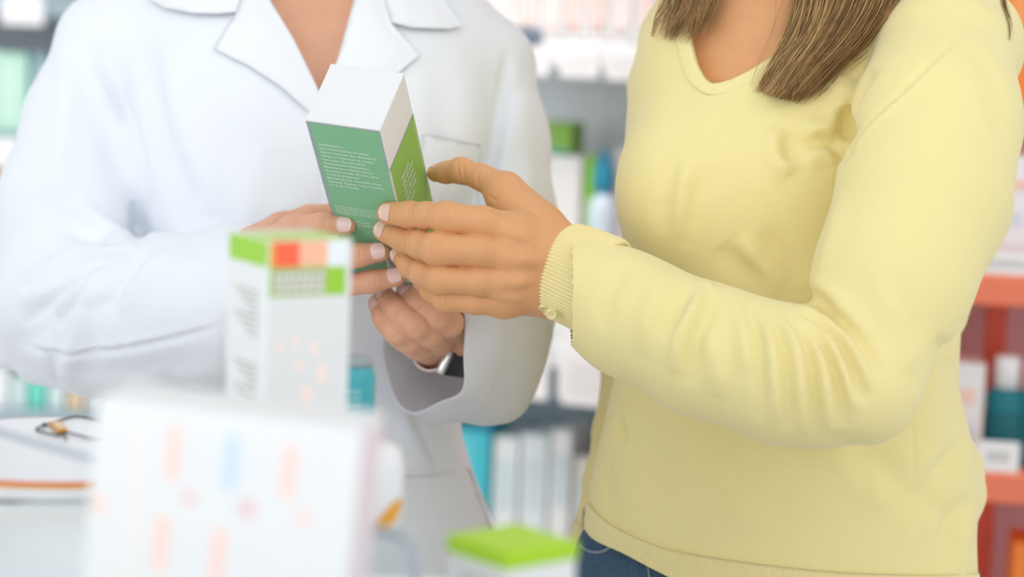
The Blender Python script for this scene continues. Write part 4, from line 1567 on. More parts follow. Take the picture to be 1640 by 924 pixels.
# lime lidded box
lt = P(813, 886, 1.10)
sL, hL = .0475, 0
psi = math.radians(41)
ax = Vector((math.cos(psi), math.sin(psi), 0))
ay = Vector((-math.sin(psi), math.cos(psi), 0))
ztop = lt.z
loc = Vector((lt.x, lt.y, CZ + .002)) + (ax + ay) * (sL / 2)
lb = empty('carton', loc)
tag(lb, 'small square box with a bright lime green lid at the bottom of the picture', 'box')
ML = Matrix.Translation(loc) @ Matrix.Rotation(psi, 4, 'Z')
HL = ztop - CZ - .002
bm = bmesh.new()
add_box(bm, (0, 0, (HL - .009) / 2), (sL - .0015, sL - .0015, HL - .009), .0006, 0)
for k in range(6):
    decal(bm, -sL / 2 + .006, sL / 2 - .008 - .004 * (k % 3), HL - .016 - k * .0036, HL - .0172 - k * .0036, -sL / 2 + .0006, 1, 'X')
bm_obj('box_body', bm, lb, [M_CARD, M_GREYP], M=ML)
bm = bmesh.new()
add_box(bm, (0, 0, HL - .0045), (sL, sL, .009), .0009, 0)
bm_obj('lid', bm, lb, [mat('lime_card', srgb(172, 214, 32), .45)], M=ML)

# teal bottle
tb = P(566, 640, 1.45)
bt = empty('bottle', (tb.x, tb.y, CZ))
tag(bt, 'teal bottle standing on the counter just behind the tall box', 'bottle')
zt = P(566, 569, 1.45).z - CZ
MBt = Matrix.Translation((tb.x, tb.y, CZ))
bm = bmesh.new()
add_lathe(bm, [(0, 0), (.0125, 0), (.0140, .002), (.0140, zt - .014), (.0132, zt - .009), (.0105, zt - .005), (0, zt - .0045)], 40)
bm_obj('bottle_body', bm, bt, [M_TEAL], M=MBt, smooth=True)
bm = bmesh.new()
add_lathe(bm, [(0, zt - .006), (.0115, zt - .006), (.0118, zt - .003), (.0095, zt), (0, zt)], 40)
bm_obj('cap', bm, bt, [M_GREYCAP], M=MBt, smooth=True)
bm = bmesh.new()
for k in range(7):
    for q in range(5):
        a0 = -math.pi * .62 + q * .16
        zz = zt - .022 - k * .0042
        v = [bm.verts.new((.01415 * math.cos(a), .01415 * math.sin(a), z_)) for a, z_ in ((a0, zz), (a0 + .13, zz), (a0 + .13, zz + .0022), (a0, zz + .0022))]
        bm.faces.new(v)
bm_obj('label_print', bm, bt, [M_TEALL], M=MBt)

# round tray with amber rim
TZ = CZ + .0145
tc_ = on_z(95, 716, TZ)
tr = empty('tray', (tc_.x, tc_.y, CZ + .002))
tag(tr, 'round white tray with an amber rim on the left of the counter', 'tray')
MTr = Matrix.Translation((tc_.x, tc_.y, CZ))
TR = .5 * (on_z(95, 663, TZ) - on_z(95, 768, TZ)).length
bm = bmesh.new()
add_lathe(bm, [(0, .002), (TR - .004, .002), (TR - .001, .004), (TR - .0005, .0115), (TR - .002, .0145), (TR - .006, .0145), (0, .0143)], 96)
bm_obj('tray_body', bm, tr, [M_PORC], M=MTr, smooth=True)
bm = bmesh.new()
add_lathe(bm, [(TR - .001, .0105), (TR + .0006, .0110), (TR + .0006, .0124), (TR - .001, .0130)], 96, mi=0)
add_lathe(bm, [(TR - .0012, .0130), (TR + .0003, .0126), (TR - .0002, .0140), (TR - .0016, .0146)], 96, mi=1)
bm_obj('rim', bm, tr, [M_AMBER, M_RED_RIM], M=MTr, smooth=True)

# cord with an amber clip lying on the tray
bm = bmesh.new()
cz = TZ + .0012
c1 = [on_z(a, b, cz) for a, b in ((235, 690), (175, 676), (152, 672), (122, 667), (92, 674), (70, 681), (58, 687), (70, 692), (92, 697), (99, 694))]
c1 = [Vector(v) for v in catmull([list(v) for v in c1], 6)]
add_tube(bm, c1, .0007, 8)
c2 = [Vector(v) for v in catmull([list(on_z(a, b, cz)) for a, b in ((98, 691), (115, 694), (134, 699), (155, 703), (235, 704))], 6)]
add_tube(bm, c2, .0006, 8)
c3 = [Vector(v) for v in catmull([list(on_z(a, b, cz)) for a, b in ((99, 690), (104, 698), (106, 704))], 5)]
add_tube(bm, c3, .0006, 8)
for a, b in ((71, 680), (84, 678)):
    add_lathe(bm, [(0, -.0016), (.0013, -.001), (.0016, 0), (.0013, .001), (0, .0016)], 12, on_z(a, b, cz + .0006))
cp = on_z(80, 685, cz)
cord = bm_obj('cord', bm, None, [M_BLACK])
place(cord, cp)
tag(cord, 'thin dark cord with an amber clip lying in a loop on the round tray', 'cord')
bm = bmesh.new()
q0, q1 = on_z(87, 679, cz), on_z(100, 692, cz)
dirv = (q1 - q0)
an = math.atan2(dirv.y, dirv.x)
add_box(bm, (0, 0, .001), (dirv.length, .0075, .0022), .0006, 0)
add_box(bm, (-.004, 0, .0022), (.005, .0025, .0012), .0003, 1)
add_box(bm, (.006, 0, .0022), (.006, .0025, .0012), .0003, 1)
co = bm_obj('clip', bm, cord, [mat('amber_plastic', srgb(226, 160, 62), .35), M_CARD], M=Matrix.Translation((q0 + q1) / 2) @ Matrix.Rotation(an, 4, 'Z'))

# low grey rail in front of the tray
g0, g1 = P(-70, 672, 1.285), P(290, 777, 1.112)
gu = empty('counter_rail', ((g0.x + g1.x) / 2, (g0.y + g1.y) / 2, CZ + .002))
tag(gu, 'slim grey rail crossing in front of the round tray on the left of the counter', 'rail')
bm = bmesh.new()
add_tube(bm, [g0 + (g1 - g0) * t for t in (0, .25, .5, .75, 1)], .0022, 12)
bm_obj('bar', bm, gu, [M_ACEDGE], smooth=True)
for g in (g0, g1):
    bm = bmesh.new()
    add_lathe(bm, [(0, CZ + .002), (.008, CZ + .002), (.008, CZ + .005), (.0026, CZ + .007), (.0026, g.z), (0, g.z)], 20, (g.x, g.y, 0))
    bm_obj('post', bm, gu, [M_ACEDGE], smooth=True)

# white pot with an amber crescent beside the striped carton
pp = on_z(560, 850, CZ)
pot = empty('pot', (pp.x, pp.y, CZ + .002))
tag(pot, 'white round pot with an amber crescent half hidden behind the striped carton', 'pot')
Rp = abs(P(636, 800, 1.22).x - pp.x)
MP = Matrix.Translation((pp.x, pp.y, CZ + .002))
pt_ = P(560, 738, 1.25).z - CZ
bm = bmesh.new()
add_lathe(bm, [(0, 0), (Rp * .90, 0), (Rp * .98, .004), (Rp, .012), (Rp * .99, pt_ - .012), (Rp * .92, pt_ - .003), (Rp * .8, pt_), (0, pt_)], 64)
bm_obj('pot_body', bm, pot, [M_PORC], M=MP, smooth=True)
bm = bmesh.new()
an0 = -.62
rows = []
for i in range(25):
    t = i / 24
    a = an0 + (t - .5) * .9
    hw = .0062 * math.sin(math.pi * t) ** .7
    zc_ = .0065 + .012 * t
    rows.append([bm.verts.new((Rp * 1.012 * math.cos(a), Rp * 1.012 * math.sin(a), zc_ + s * hw)) for s in (-1, 1)])
for A_, B_ in zip(rows[:-1], rows[1:]):
    bm.faces.new((A_[0], A_[1], B_[1], B_[0]))
bm_obj('crescent', bm, pot, [M_AMBER], M=MP)

# acrylic leaflet holder
h0_, h1_ = P(560, 842, 1.12), P(668, 858, 1.085)
dv = h1_ - h0_
L = Vector((dv.x, dv.y, 0)).length
ho = empty('leaflet_holder', ((h0_.x + h1_.x) / 2, (h0_.y + h1_.y) / 2, CZ + .002))
tag(ho, 'clear acrylic leaflet holder with rounded corners behind the striped carton', 'leaflet holder')
hh = (h0_.z + h1_.z) / 2 - CZ - .002
MH = Matrix.Translation(ho.location) @ Matrix.Rotation(math.atan2(dv.y, dv.x), 4, 'Z')
out = []
for (cx_, cz_, a0, a1) in ((L / 2 - .012, hh - .012, 0, 90), (-L / 2 + .012, hh - .012, 90, 180)):
    for k in range(9):
        a = math.radians(a0 + (a1 - a0) * k / 8)
        out.append((cx_ + .012 * math.cos(a), cz_ + .012 * math.sin(a)))
out = [(L / 2, 0)] + out + [(-L / 2, 0)]
bm = bmesh.new()
fr = [bm.verts.new((x, -.0015, z)) for x, z in out]
bk = [bm.verts.new((x, .0015, z)) for x, z in out]
bm.faces.new(fr); bm.faces.new(bk[::-1])
for i in range(len(out)):
    j = (i + 1) % len(out)
    bm.faces.new((fr[i], fr[j], bk[j], bk[i]))
bm_obj('panel', bm, ho, [M_ACRYL], M=MH)
bm = bmesh.new()
add_tube(bm, [(x, 0, z) for x, z in out], .0022, 8)
bm_obj('rim', bm, ho, [M_ACEDGE], M=MH)

# ------------------------------------------------------------------ the green carton in their hands
BR = np.array([[0.9544329937981889, 0.2751496564371355, 0.11554361476062755], [-0.1481179159946909, 0.7728898139477755, -0.6170108546711215],
               [-0.2590728075959377, 0.5717814285706548, 0.7784261546903847]])
BT = np.array([-0.09850535917113787, 0.1177206903112347, 1.6773374735834992])
BA, BB, BC = BR[:, 0], BR[:, 1], BR[:, 2]
SB, LBX = .06, .187
M_GREEN = mat('sea_green_print', srgb(134, 192, 148), .5, spec=.3)
M_LEAF = mat('leaf_green_print', srgb(144, 192, 92), .5, spec=.3)
M_SILV = mat('silver_grey_print', srgb(158, 168, 172), .4)
M_LINE = mat('cream_line', srgb(196, 208, 190), .5)
M_TXT = mat('white_lettering', srgb(226, 238, 226), .5)
M_INK = mat('black_ink', srgb(40, 42, 46), .5)
q = lambda u, w_, v: Vector(to_world(BT + BA * u + BB * w_ + BC * v))        # u right, w back, v down
carton = empty('carton', tuple(to_world(BT - BA * SB / 2 + BB * SB / 2 + BC * LBX)))
tag(carton, 'green and white carton with printed ingredients held between the two people', 'box')
bm = bmesh.new()
add_box(bm, (-SB / 2, SB / 2, LBX / 2), (SB, SB, LBX), .0007, 0)
for v in bm.verts: v.co = q(*v.co)


def pface(pts, mi, side, e=.00012):
    """printed area: side 'f' pts (u,v) on the front, 's' pts (w,v) on the right side"""
    vs = [bm.verts.new(q(a, -e, b) if side == 'f' else q(e, a, b)) for a, b in pts]
    f = bm.faces.new(vs)
    f.material_index = mi


R4 = lambda a0, a1, b0, b1: [(a0, b0), (a1, b0), (a1, b1), (a0, b1)]
pface(R4(-SB + .0004, -.0004, .0006, LBX - .0006), 3, 'f', .00006)
pface(R4(-SB + .0030, -.0016, .0020, LBX - .0010), 1, 'f')
pface(R4(-.0012, -.0004, .046, LBX - .0006), 4, 'f', .0002)
pface(R4(.0004, SB - .0004, .0445, .0465), 3, 's', .0001)
pface(R4(.0016, SB - .0004, .0462, LBX - .0006), 2, 's', .00018)
pface(R4(SB * .94, SB * .955, .05, LBX - .001), 4, 's', .0002)
body = ("INGREDIENTS:\nAqua, Alcohol Denat, Propylene\nGlycol, Carbomer, Aloe Barbadensis\nLeaf Juice, Polysorbate 20, Sodium\nHydroxide, Disodium EDTA,\n"
        "Phenoxyethanol, Ethylparaben,\nMethylparaben, Parfum, Linalool,\nHydroxycitronellal, Geraniol, Amyl\nCinnamal, Butylphenyl\nMethylpropional, Citronellol, Hexyl\n"
        "Cinnamal, Eugenol, Citral, Coumarin,\nCI 19140, CI 42090.")
b2 = ("External use only. Keep out of reach of children.\nUso externo. Mantener fuera del alcance de los ni\u00f1os.\nUsage externe. Tenir hors de port\u00e9e des enfants.\nUso esterno. Tenere lontano dalla portata dei bambini.")
b3 = "Batch / Best before end:\nLote / Consumir preferentemente\nantes del fin de:"
b4 = "Aloe gel with aloe vera extract for daily care.\nGel hidratante con extracto de aloe vera.\nGel hydratant \u00e0 l'extrait d'aloe vera.\nGel idratante con estratto di aloe.\nFeuchtigkeitsgel mit Aloe."
for txt, sz, u0, v0, sp in ((body, .0031, -.0545, .0265, 1.38), (b2, .0021, -.0545, .0985, 1.25), (b3, .0027, -.0545, .1155, 1.25), (b4, .0021, -.0545, .157, 1.2)):
    tv, tf = text_geo(txt, sz, spacing=sp, bold=.00004)
    add_geo(bm, tv, tf, lambda p, u0=u0, v0=v0: q(u0 + p.x, -.00025, v0 - p.y), 5)
tv, tf = text_geo("Aloe gel\nGel de aloe\nGel di aloe\nGel de aloe\nGel \u00e0 l'aloe\nAloe gel", .0056, spacing=1.15, shear=.35, bold=.00014)
add_geo(bm, tv, tf, lambda p: q(.00035, .014 + p.x, .0747 - p.y), 5)
# bar code on its white label
pface(R4(-.0225, -.0050, .1560, .1835), 0, 'f', .0002)
vv = .1572
while vv < .1815:
    wv_ = random.choice((.0003, .0003, .0006, .0009))
    pface(R4(-.0200, -.0085, vv, vv + wv_), 6, 'f', .0003)
    vv += wv_ + random.choice((.0004, .0006, .0009))
cb_o = bm_obj('box_body', bm, carton, [M_CARD, M_GREEN, M_LEAF, M_SILV, M_LINE, M_TXT, M_INK])
bm = bmesh.new()
add_box(bm, (-SB / 2, .0035, -.0002), (SB - .002, .0066, .0005), 0)
for v in bm.verts: v.co = q(*v.co)
bm_obj('tuck_flap', bm, carton, [M_CARD])


# ------------------------------------------------------------------ shelf units behind
class Unit:
    def __init__(s, name, px, py, d, rz, label, x0, x1, top, depth, mats_):
        p = P(px, py, d)
        s.o = Vector((p.x, p.y, 0))
        s.rz = rz
        s.M = Matrix.Translation(s.o) @ Matrix.Rotation(rz, 4, 'Z')
        s.inv = s.M.inverted()
        s.x0, s.x1, s.top, s.depth = x0, x1, top, depth
        s.e = empty(name, s.o, rz)
        tag(s.e, label, 'shelves')
        s.m = mats_
        s.part('back_panel', [((x0 + x1) / 2, depth + .01, top / 2), (x1 - x0, .02, top)], mats_[0])

    def part(s, name, cs, m, bev=.003):
        bm = bmesh.new()
        add_box(bm, cs[0], cs[1], bev)
        return bm_obj(name, bm, s.e, [m], M=s.M)

    def loc(s, px, py, y0=0.0):
        """where a pixel ray meets the plane y = y0 of the unit"""
        a = s.inv @ Vector(CAM)
        b = s.inv.to_3x3() @ Vector(ray(px, py))
        t = (y0 - a.y) / b.y
        return a + b * t


M_SHGREY = mat('grey_panel', srgb(226, 232, 234), .6)
M_SHELF = mat('pale_grey_shelf', srgb(190, 197, 199), .5)
M_SHDARK = mat('slate_shelf', srgb(150, 168, 176), .55)
M_RAIL = mat('white_rail', srgb(232, 232, 232), .4)
M_SIGNB = mat('slate_blue_sign', srgb(104, 120, 138), .5)


def carton_obj(U, name, x0, x1, z0, z1, y0, dp, col, bands, label, group=None):
    """bands: (fraction z0, fraction z1, frac x0, frac x1, colour) printed on the front"""
    z0 += .0015
    c = U.M @ Vector(((x0 + x1) / 2, y0 + dp / 2, z0))
    e = empty(name, c, U.rz)
    tag(e, label, 'box', group)
    W_, H_ = abs(x1 - x0) - .003, z1 - z0
    M_ = Matrix.Translation(c) @ Matrix.Rotation(U.rz, 4, 'Z')
    bm = bmesh.new()
    add_box(bm, (0, 0, H_ / 2), (W_, dp, H_), .0012)
    ms = [pal(col)]
    for (a, b, c0, c1, cc) in bands:
        if pal(cc) not in ms: ms.append(pal(cc))
        decal(bm, -W_ / 2 + c0 * W_, -W_ / 2 + c1 * W_, a * H_, b * H_, -dp / 2 - .0002, ms.index(pal(cc)), t=.0006)
    bm_obj('box_body', bm, e, ms, M=M_)
    bm = bmesh.new()
    add_box(bm, (0, 0, H_ + .0004), (W_ - .003, dp - .003, .0008), 0)
    bm_obj('top_flap', bm, e, [ms[0]], M=M_)
    return e


_pal = {}


def pal(c):
    if c not in _pal:
        _pal[c] = mat('print_%s' % '_'.join(map(str, c)), srgb(*c), .5)
    return _pal[c]


def bottle_obj(U, name, xc, z0, z1, y0, r, col, capcol, label, group=None, shape='round', capfrac=.22, labcol=None):
    z0 += .0015
    c = U.M @ Vector((xc, y0 + r, z0))
    e = empty(name, c, U.rz)
    tag(e, label, 'bottle', group)
    H_ = z1 - z0
    M_ = Matrix.Translation(c) @ Matrix.Rotation(U.rz, 4, 'Z')
    hb = H_ * (1 - capfrac)
    bm = bmesh.new()
    add_lathe(bm, [(0, 0), (r * .92, 0), (r, H_ * .02), (r, hb * .86), (r * .9, hb * .94), (r * .5, hb), (0, hb)], 32, sy=.7)
    bm_obj('bottle_body', bm, e, [pal(col)], M=M_, smooth=True)
    bm = bmesh.new()
    if shape == 'drop':
        add_lathe(bm, [(r * .45, hb - .002), (r * .8, hb + .25 * (H_ - hb)), (r * .78, hb + .45 * (H_ - hb)), (r * .4, hb + .8 * (H_ - hb)), (0, H_)], 32, sy=.7)
    else:
        add_lathe(bm, [(0, hb - .002), (r * .62, hb - .002), (r * .62, H_ - .004), (r * .55, H_), (0, H_)], 32, sy=.8)
    bm_obj('cap', bm, e, [pal(capcol)], M=M_, smooth=True)
    if labcol:
        bm = bmesh.new()
        add_lathe(bm, [(r * 1.01, hb * .2), (r * 1.015, hb * .21), (r * 1.015, hb * .69), (r * 1.01, hb * .7)], 32, sy=.7)
        bm_obj('label', bm, e, [pal(labcol)], M=M_, smooth=True)
    return e


# grey shelf between the two people
U = Unit('shelf_unit', 900, 400, 3.2, math.radians(-20), 'grey shelf unit seen between the two people', -.55, .35, 2.1, .19, [M_SHGREY])
zA, zB, zC = U.loc(900, 66).z, U.loc(900, 548).z, .30
for z_, m_ in ((zA, M_SHELF), (zB, M_SHELF), (zC, M_SHELF), (1.75, M_SHELF)):
    U.part('shelf', [((U.x0 + U.x1) / 2, U.depth / 2, z_ - .012), (U.x1 - U.x0, U.depth, .024)], m_)
for z_ in (zA, zB):
    U.part('price_rail', [((U.x0 + U.x1) / 2, -.008, z_ - .018), (U.x1 - U.x0, .012, .036)], M_RAIL)
zl = U.loc(870, 690).z
U.part('shaded_back_board', [((U.x0 + U.x1) / 2, U.depth - .015, (zl - .18 + zB - .024) / 2), (U.x1 - U.x0, .02, zB - .024 - zl + .18)], M_SHDARK)  # shadow below the lower shelf, put in as a darker board
for sx in (U.x0 + .01, U.x1 - .01):
    U.part('side_panel', [(sx, U.depth / 2, U.top / 2), (.02, U.depth, U.top)], M_SHELF)

WHITE, OFFW, PINK, PPINK = (232, 231, 230), (222, 224, 222), (240, 200, 192), (238, 218, 212)
# pink striped cartons on the upper shelf
xs = [U.loc(x, 40).x for x in (735, 778, 818, 856, 893, 930, 968, 1006, 1044, 1082)]
n_names = ['far left, almost behind the coat', 'second from the left', 'third from the left', 'fourth from the left', 'fifth from the left',
           'sixth from the left', 'seventh from the left', 'eighth from the left', 'far right, next to the yellow shoulder']
for i in range(9):
    pk = (PINK, PPINK, (236, 208, 200), PPINK, (242, 204, 196))[i % 5]
    carton_obj(U, 'carton', xs[i], xs[i + 1], zA, zA + .165 + .012 * (i % 3), .02, .10, (WHITE, (228, 224, 220))[i % 2],
               [(.05, .9, .18 + .1 * (i % 2), .82, pk), (.02, .12, .05, .95, WHITE)],
               'pale pink striped carton on the upper grey shelf, ' + n_names[i], 'pink striped cartons on the upper shelf')
# hanging price cards
for px0, px1, py0, py1, lab in ((806, 836, 72, 118, 'white price card on the upper grey rail close to the coat shoulder'),
                                (842, 878, 74, 122, 'white price card on the upper grey rail, left of the dark gap'),
                                (897, 957, 74, 126, 'wide white price card in the middle of the upper grey rail'),
                                (970, 1022, 78, 130, 'white price card on the upper grey rail beside the yellow sweater'),
                                (842, 876, 520, 642, 'white price card on the lower grey rail by the coat cuff'),
                                (896, 930, 530, 640, 'white price card on the lower grey rail, right of the dark gap'),
                                (902, 986, 556, 655, 'wide white price card on the lower grey rail below the yellow cuff')):
    a, b = U.loc(px0, py0, -.02), U.loc(px1, py1, -.02)
    yy = -.018 if px0 != 902 else -.022
    bm = bmesh.new()
    add_box(bm, ((a.x + b.x) / 2, yy, (a.z + b.z) / 2), (b.x - a.x, .002, a.z - b.z), .0008)
    for k in range(3):
        decal(bm, a.x + .006, b.x - .006 - .004 * k, a.z - (a.z - b.z) * (.3 + .2 * k), a.z - (a.z - b.z) * (.38 + .2 * k), yy - .0012, 1)
    o = bm_obj('price_card', bm, None, [pal((236, 234, 233)), pal((212, 212, 212))], M=U.M)
    place(o, U.M @ Vector(((a.x + b.x) / 2, yy, b.z)))
    tag(o, lab, 'price card', 'price cards on the grey shelf rails')
a, b = U.loc(822, 44, -.02), U.loc(868, 68, -.02)
bm = bmesh.new()
add_box(bm, ((a.x + b.x) / 2, -.019, (a.z + b.z) / 2), (b.x - a.x, .004, a.z - b.z), .001)
add_box(bm, ((a.x + b.x) / 2, -.012, b.z - .004), (.02, .012, .012), .001)
o = bm_obj('shelf_sign', bm, None, [M_SIGNB], M=U.M)
place(o, U.M @ Vector(((a.x + b.x) / 2, -.019, b.z - .01)))
tag(o, 'small slate blue sign clipped on the upper grey rail by the coat shoulder', 'sign')


def cart(px0, px1, pyt, z0, y0, dp, col, bands, label, group=None, U_=None):
    U_ = U_ or U
    a, b = U_.loc(px0, pyt, y0), U_.loc(px1, pyt, y0)
    return carton_obj(U_, 'carton', a.x, b.x, z0, (a.z + b.z) / 2, y0, dp, col, bands, label, group)


cart(800, 866, 255, zB, .05, .08, (214, 226, 216), [(.1, .9, .2, .8, (226, 232, 228))], 'pale green carton on the lower grey shelf, mostly behind the coat sleeve')
wc_ = cart(868, 934, 250, zB, .04, .08, (222, 226, 218), [(.05, .95, .0, .18, (200, 220, 190)), (.05, .95, .45, .9, (228, 226, 224))],
           'white carton with pale green edge standing under the small green box')
a, b = U.loc(866, 196, .04), U.loc(913, 249, .04)
zt_ = U.loc(903, 250, .04).z + .0022
carton_obj(U, 'carton', a.x, b.x, zt_, a.z, .045, .06, (134, 186, 70), [(.0, .16, 0, 1, (96, 180, 150)), (.3, .9, .1, .5, (142, 180, 96))],
           'small green box lying on top of a white carton between the people')
cart(938, 954, 250, zB, .04, .05, (206, 216, 200), [(.78, 1.0, 0, 1, (130, 200, 40)), (.5, .78, .3, 1, (150, 205, 80))], 'slim carton with bright green top beside the blue capped bottle')
cc = U.loc(962, 400, .04)
bottle_obj(U, 'bottle', cc.x, zB, U.loc(962, 236, .04).z, .02, .020, (206, 220, 230), (40, 140, 170), 'pale bottle with blue teardrop cap between the two people', shape='drop', capfrac=.24, labcol=(216, 226, 234))
cart(984, 1036, 240, zB, .05, .08, (224, 222, 222), [(.2, .8, .2, .8, (232, 230, 230))], 'plain white carton on the lower grey shelf against the yellow sweater edge')

cart(700, 786, 690, zC, .02, .10, (62, 178, 192), [(.72, .98, .1, .7, (90, 190, 200)), (.1, .6, .3, .95, (40, 160, 178))], 'tall teal carton on the bottom grey shelf beside the coat')
aa = U.loc(776, 690, .03)
zq = (U.loc(700, 690, .02).z + U.loc(786, 690, .02).z) / 2 + .0022
carton_obj(U, 'carton', aa.x - .014, aa.x + .014, zq, zq + .022, .03, .05, (36, 128, 172), [(.2, .8, .2, .8, (60, 140, 180))], 'tiny dark blue box lying on the tall teal carton')
for px0, px1, pyt, cols, lab in ((790, 832, 702, (222, 228, 228), 'white carton on the bottom grey shelf next to the teal carton'),
                                 (834, 880, 698, (214, 224, 226), 'second white carton right of the teal carton on the bottom shelf'),
                                 (882, 918, 690, (226, 230, 228), 'third white carton right of the teal carton on the bottom shelf'),
                                 (920, 962, 735, (216, 216, 208), 'short beige white carton on the bottom shelf by the hanging yellow sleeve')):
    cart(px0, px1, pyt, zC, .03, .10, cols, [(.74, .92, .15, .85, (200, 214, 216)), (.35, .66, .1, .6, (228, 232, 230)), (.4, .6, .66, .9, (206, 218, 216))], lab, 'white cartons on the bottom shelf')

# orange shelf unit on the right
M_CORAL = mat('coral_shelf', srgb(236, 126, 92), .45)
M_REDP = mat('brick_red_post', srgb(218, 96, 68), .5)
M_MAUVE = mat('mauve_back', srgb(214, 172, 174), .6)
O = Unit('shelf_unit', 1600, 460, 2.7, math.radians(-8), 'coral orange shelf unit on the right behind the yellow sweater', -.40, .55, 2.1, .26, [M_MAUVE])
z1 = O.loc(1600, 440).z
z2 = O.loc(1600, 757).z
hb_ = O.loc(1600, 440).z - O.loc(1600, 490).z
for z_ in (z1, z2, z1 + .46, z2 - .26):
    O.part('shelf', [((O.x0 + O.x1) / 2, O.depth / 2, z_ - hb_ / 2), (O.x1 - O.x0, O.depth, hb_)], M_CORAL)
pa, pb_ = O.loc(1584, 540, .10), O.loc(1618, 540, .10)
O.part('post', [((pa.x + pb_.x) / 2, .17, O.top / 2), (pb_.x - pa.x, .04, O.top)], M_REDP)
for xx in (O.x0 + .02, O.x1 - .02):
    O.part('post', [(xx, .12, O.top / 2), (.035, .04, O.top)], M_REDP)


def strip_cards(px0, px1, py0, py1, z_, label):
    a, b = O.loc(px0, py0, -.004), O.loc(px1, py1, -.004)
    bm = bmesh.new()
    H_ = abs(a.z - b.z)
    add_box(bm, ((a.x + b.x) / 2, .004, z_ + H_ / 2), (b.x - a.x, .004, H_), .0008)
    decal(bm, a.x + .012, b.x - .012, z_ + H_ * .35, z_ + H_ * .7, .0018, 1)
    o = bm_obj('price_card', bm, None, [pal((240, 238, 236)), pal((206, 204, 202))], M=O.M)
    place(o, O.M @ Vector(((a.x + b.x) / 2, .004, z_)))
    tag(o, label, 'price card')


strip_cards(1560, 1660, 398, 438, z1, 'long white price card standing on the upper coral shelf')
strip_cards(1566, 1632, 702, 755, z2, 'white price card standing on the lower coral shelf under the teal bottle')
cart(1500, 1588, 330, z1, .04, .08, (238, 236, 236), [(.35, .75, .6, 1, (240, 120, 60)), (.75, .95, .1, .9, (250, 210, 190))], 'white carton with an orange patch on the upper coral shelf', U_=O)
cart(1590, 1668, 252, z1, .03, .08, (236, 232, 234), [(.72, .80, .1, .9, (244, 196, 178)), (.40, .52, .15, .7, (214, 216, 226)), (.05, .25, .1, .8, (224, 222, 226))], 'tall white carton with peach line on the upper coral shelf', U_=O)
cart(1500, 1582, 582, z2, .03, .08, (236, 232, 230), [(.6, .75, .3, .8, (246, 206, 190)), (.2, .4, .2, .8, (214, 214, 216))], 'white carton on the lower coral shelf left of the teal bottle', U_=O)
cc = O.loc(1612, 650, .03)
bottle_obj(O, 'bottle', cc.x, z2, O.loc(1612, 574, .03).z, .03, .024, (22, 122, 130), (244, 244, 244), 'dark teal bottle with white cap on the lower coral shelf', capfrac=.28, labcol=(16, 104, 114))
cc = O.loc(1662, 650, .03)
bottle_obj(O, 'bottle', cc.x, z2, O.loc(1662, 578, .03).z, .03, .024, (22, 122, 130), (244, 244, 244), 'dark teal bottle at the right picture edge beside its twin on the coral shelf', capfrac=.28, labcol=(16, 104, 114))
cart(1622, 1690, 872, z2 - .26, .03, .08, (244, 136, 52), [(.3, .7, .2, .8, (250, 170, 90))], 'orange carton at the bottom right corner under the lower coral shelf', U_=O)
# orange poster panel above
a, b = O.loc(1596, -60, .0), O.loc(1690, 196, .0)
bm = bmesh.new()
zpt = z1 + .46 - hb_ - .003
add_box(bm, ((a.x + b.x) / 2, .03, (zpt + b.z) / 2), (b.x - a.x, .006, zpt - b.z), .001)
add_box(bm, ((a.x + b.x) / 2 - .008, .026, (zpt + b.z) / 2 + .03), (.02, .004, (zpt - b.z) * .5), .001, 1)
o = bm_obj('advert_panel', bm, None, [pal((246, 134, 48)), pal((250, 160, 90))], M=O.M)
place(o, O.M @ Vector(((a.x + b.x) / 2, .03, zpt)))
tag(o, 'bright orange panel hanging over the tall white carton at the upper right', 'panel')

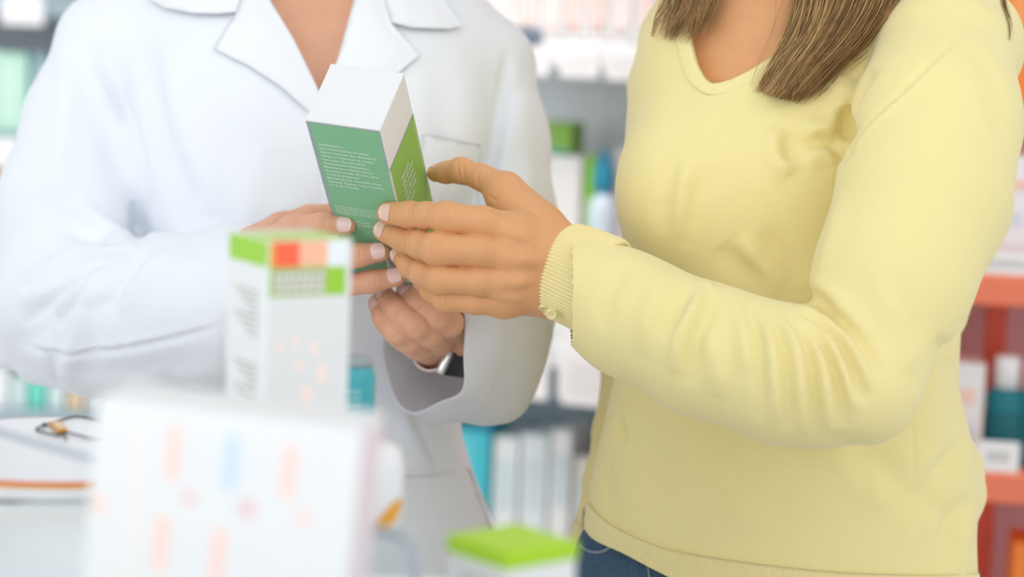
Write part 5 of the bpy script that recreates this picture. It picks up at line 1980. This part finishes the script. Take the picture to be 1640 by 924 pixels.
# shelf unit at the far left
Lf = Unit('shelf_unit', 40, 300, 3.7, math.radians(4), 'grey shelf unit at the far left behind the coat sleeve', -.55, .45, 2.1, .30, [mat('mid_grey_panel', srgb(190, 193, 200), .6)])
y1 = Lf.loc(30, 2).z; y2 = Lf.loc(30, 214).z; y3 = Lf.loc(80, 662).z
for z_ in (y1, y2, y3, y2 - .27):
    Lf.part('shelf', [((Lf.x0 + Lf.x1) / 2, Lf.depth / 2, z_ - .012), (Lf.x1 - Lf.x0, Lf.depth, .024)], M_SHDARK)
for sx in (Lf.x0 + .01, Lf.x1 - .01):
    Lf.part('side_panel', [(sx, Lf.depth / 2, Lf.top / 2), (.02, Lf.depth, Lf.top)], M_SHELF)
for (px0, px1, py0, py1, lab) in ((2, 70, -8, 42, 'white rounded price card on the top rail at the far left'),
                                 (-30, 70, 222, 272, 'white price card below the mint carton at the far left')):
    a, b = Lf.loc(px0, py0, -.01), Lf.loc(px1, py1, -.01)
    bm = bmesh.new()
    add_box(bm, ((a.x + b.x) / 2, -.006, (a.z + b.z) / 2), (b.x - a.x, .008, a.z - b.z), .003)
    decal(bm, a.x + .015, b.x - .02, b.z + .012, a.z - .012, -.0104, 1)
    o = bm_obj('price_card', bm, None, [pal((236, 234, 236)), pal((226, 224, 228))], M=Lf.M)
    place(o, Lf.M @ Vector(((a.x + b.x) / 2, -.006, b.z)))
    tag(o, lab, 'price card')
cart(-30, 46, 84, y2, .03, .08, (178, 218, 200), [(.1, .9, .45, .8, (196, 224, 208))], 'mint green carton on the shelf at the far left', U_=Lf)
cart(48, 76, 84, y2, .05, .08, (166, 196, 206), [(.1, .9, .2, .8, (176, 204, 212))], 'narrow pale blue carton next to the mint carton at the far left', U_=Lf)
cart(-40, 14, 276, y2 - .27, .03, .08, (240, 184, 30), [(.4, .7, .1, .9, (248, 204, 80))], 'yellow carton peeping out behind the coat sleeve at the far left', U_=Lf)
for px0, px1, pyt, c, lab in ((-40, 16, 592, (222, 226, 228), 'white carton low at the far left under the coat elbow'),
                              (18, 42, 606, (206, 224, 222), 'pale carton low at the left between white and mint cartons'),
                              (44, 74, 596, (110, 206, 188), 'mint green carton low at the left under the coat elbow'),
                              (76, 104, 610, (204, 222, 222), 'pale blue white carton low at the left right of the mint one'),
                              (106, 136, 628, (220, 196, 166), 'tan carton low at the left beside the striped carton'),
                              (138, 176, 622, (206, 210, 214), 'grey white carton low at the left behind the striped carton')):
    cart(px0, px1, pyt, y3, .03, .07, c, [(.3, .6, .2, .8, tuple(min(255, v + 10) for v in c))], lab, U_=Lf)
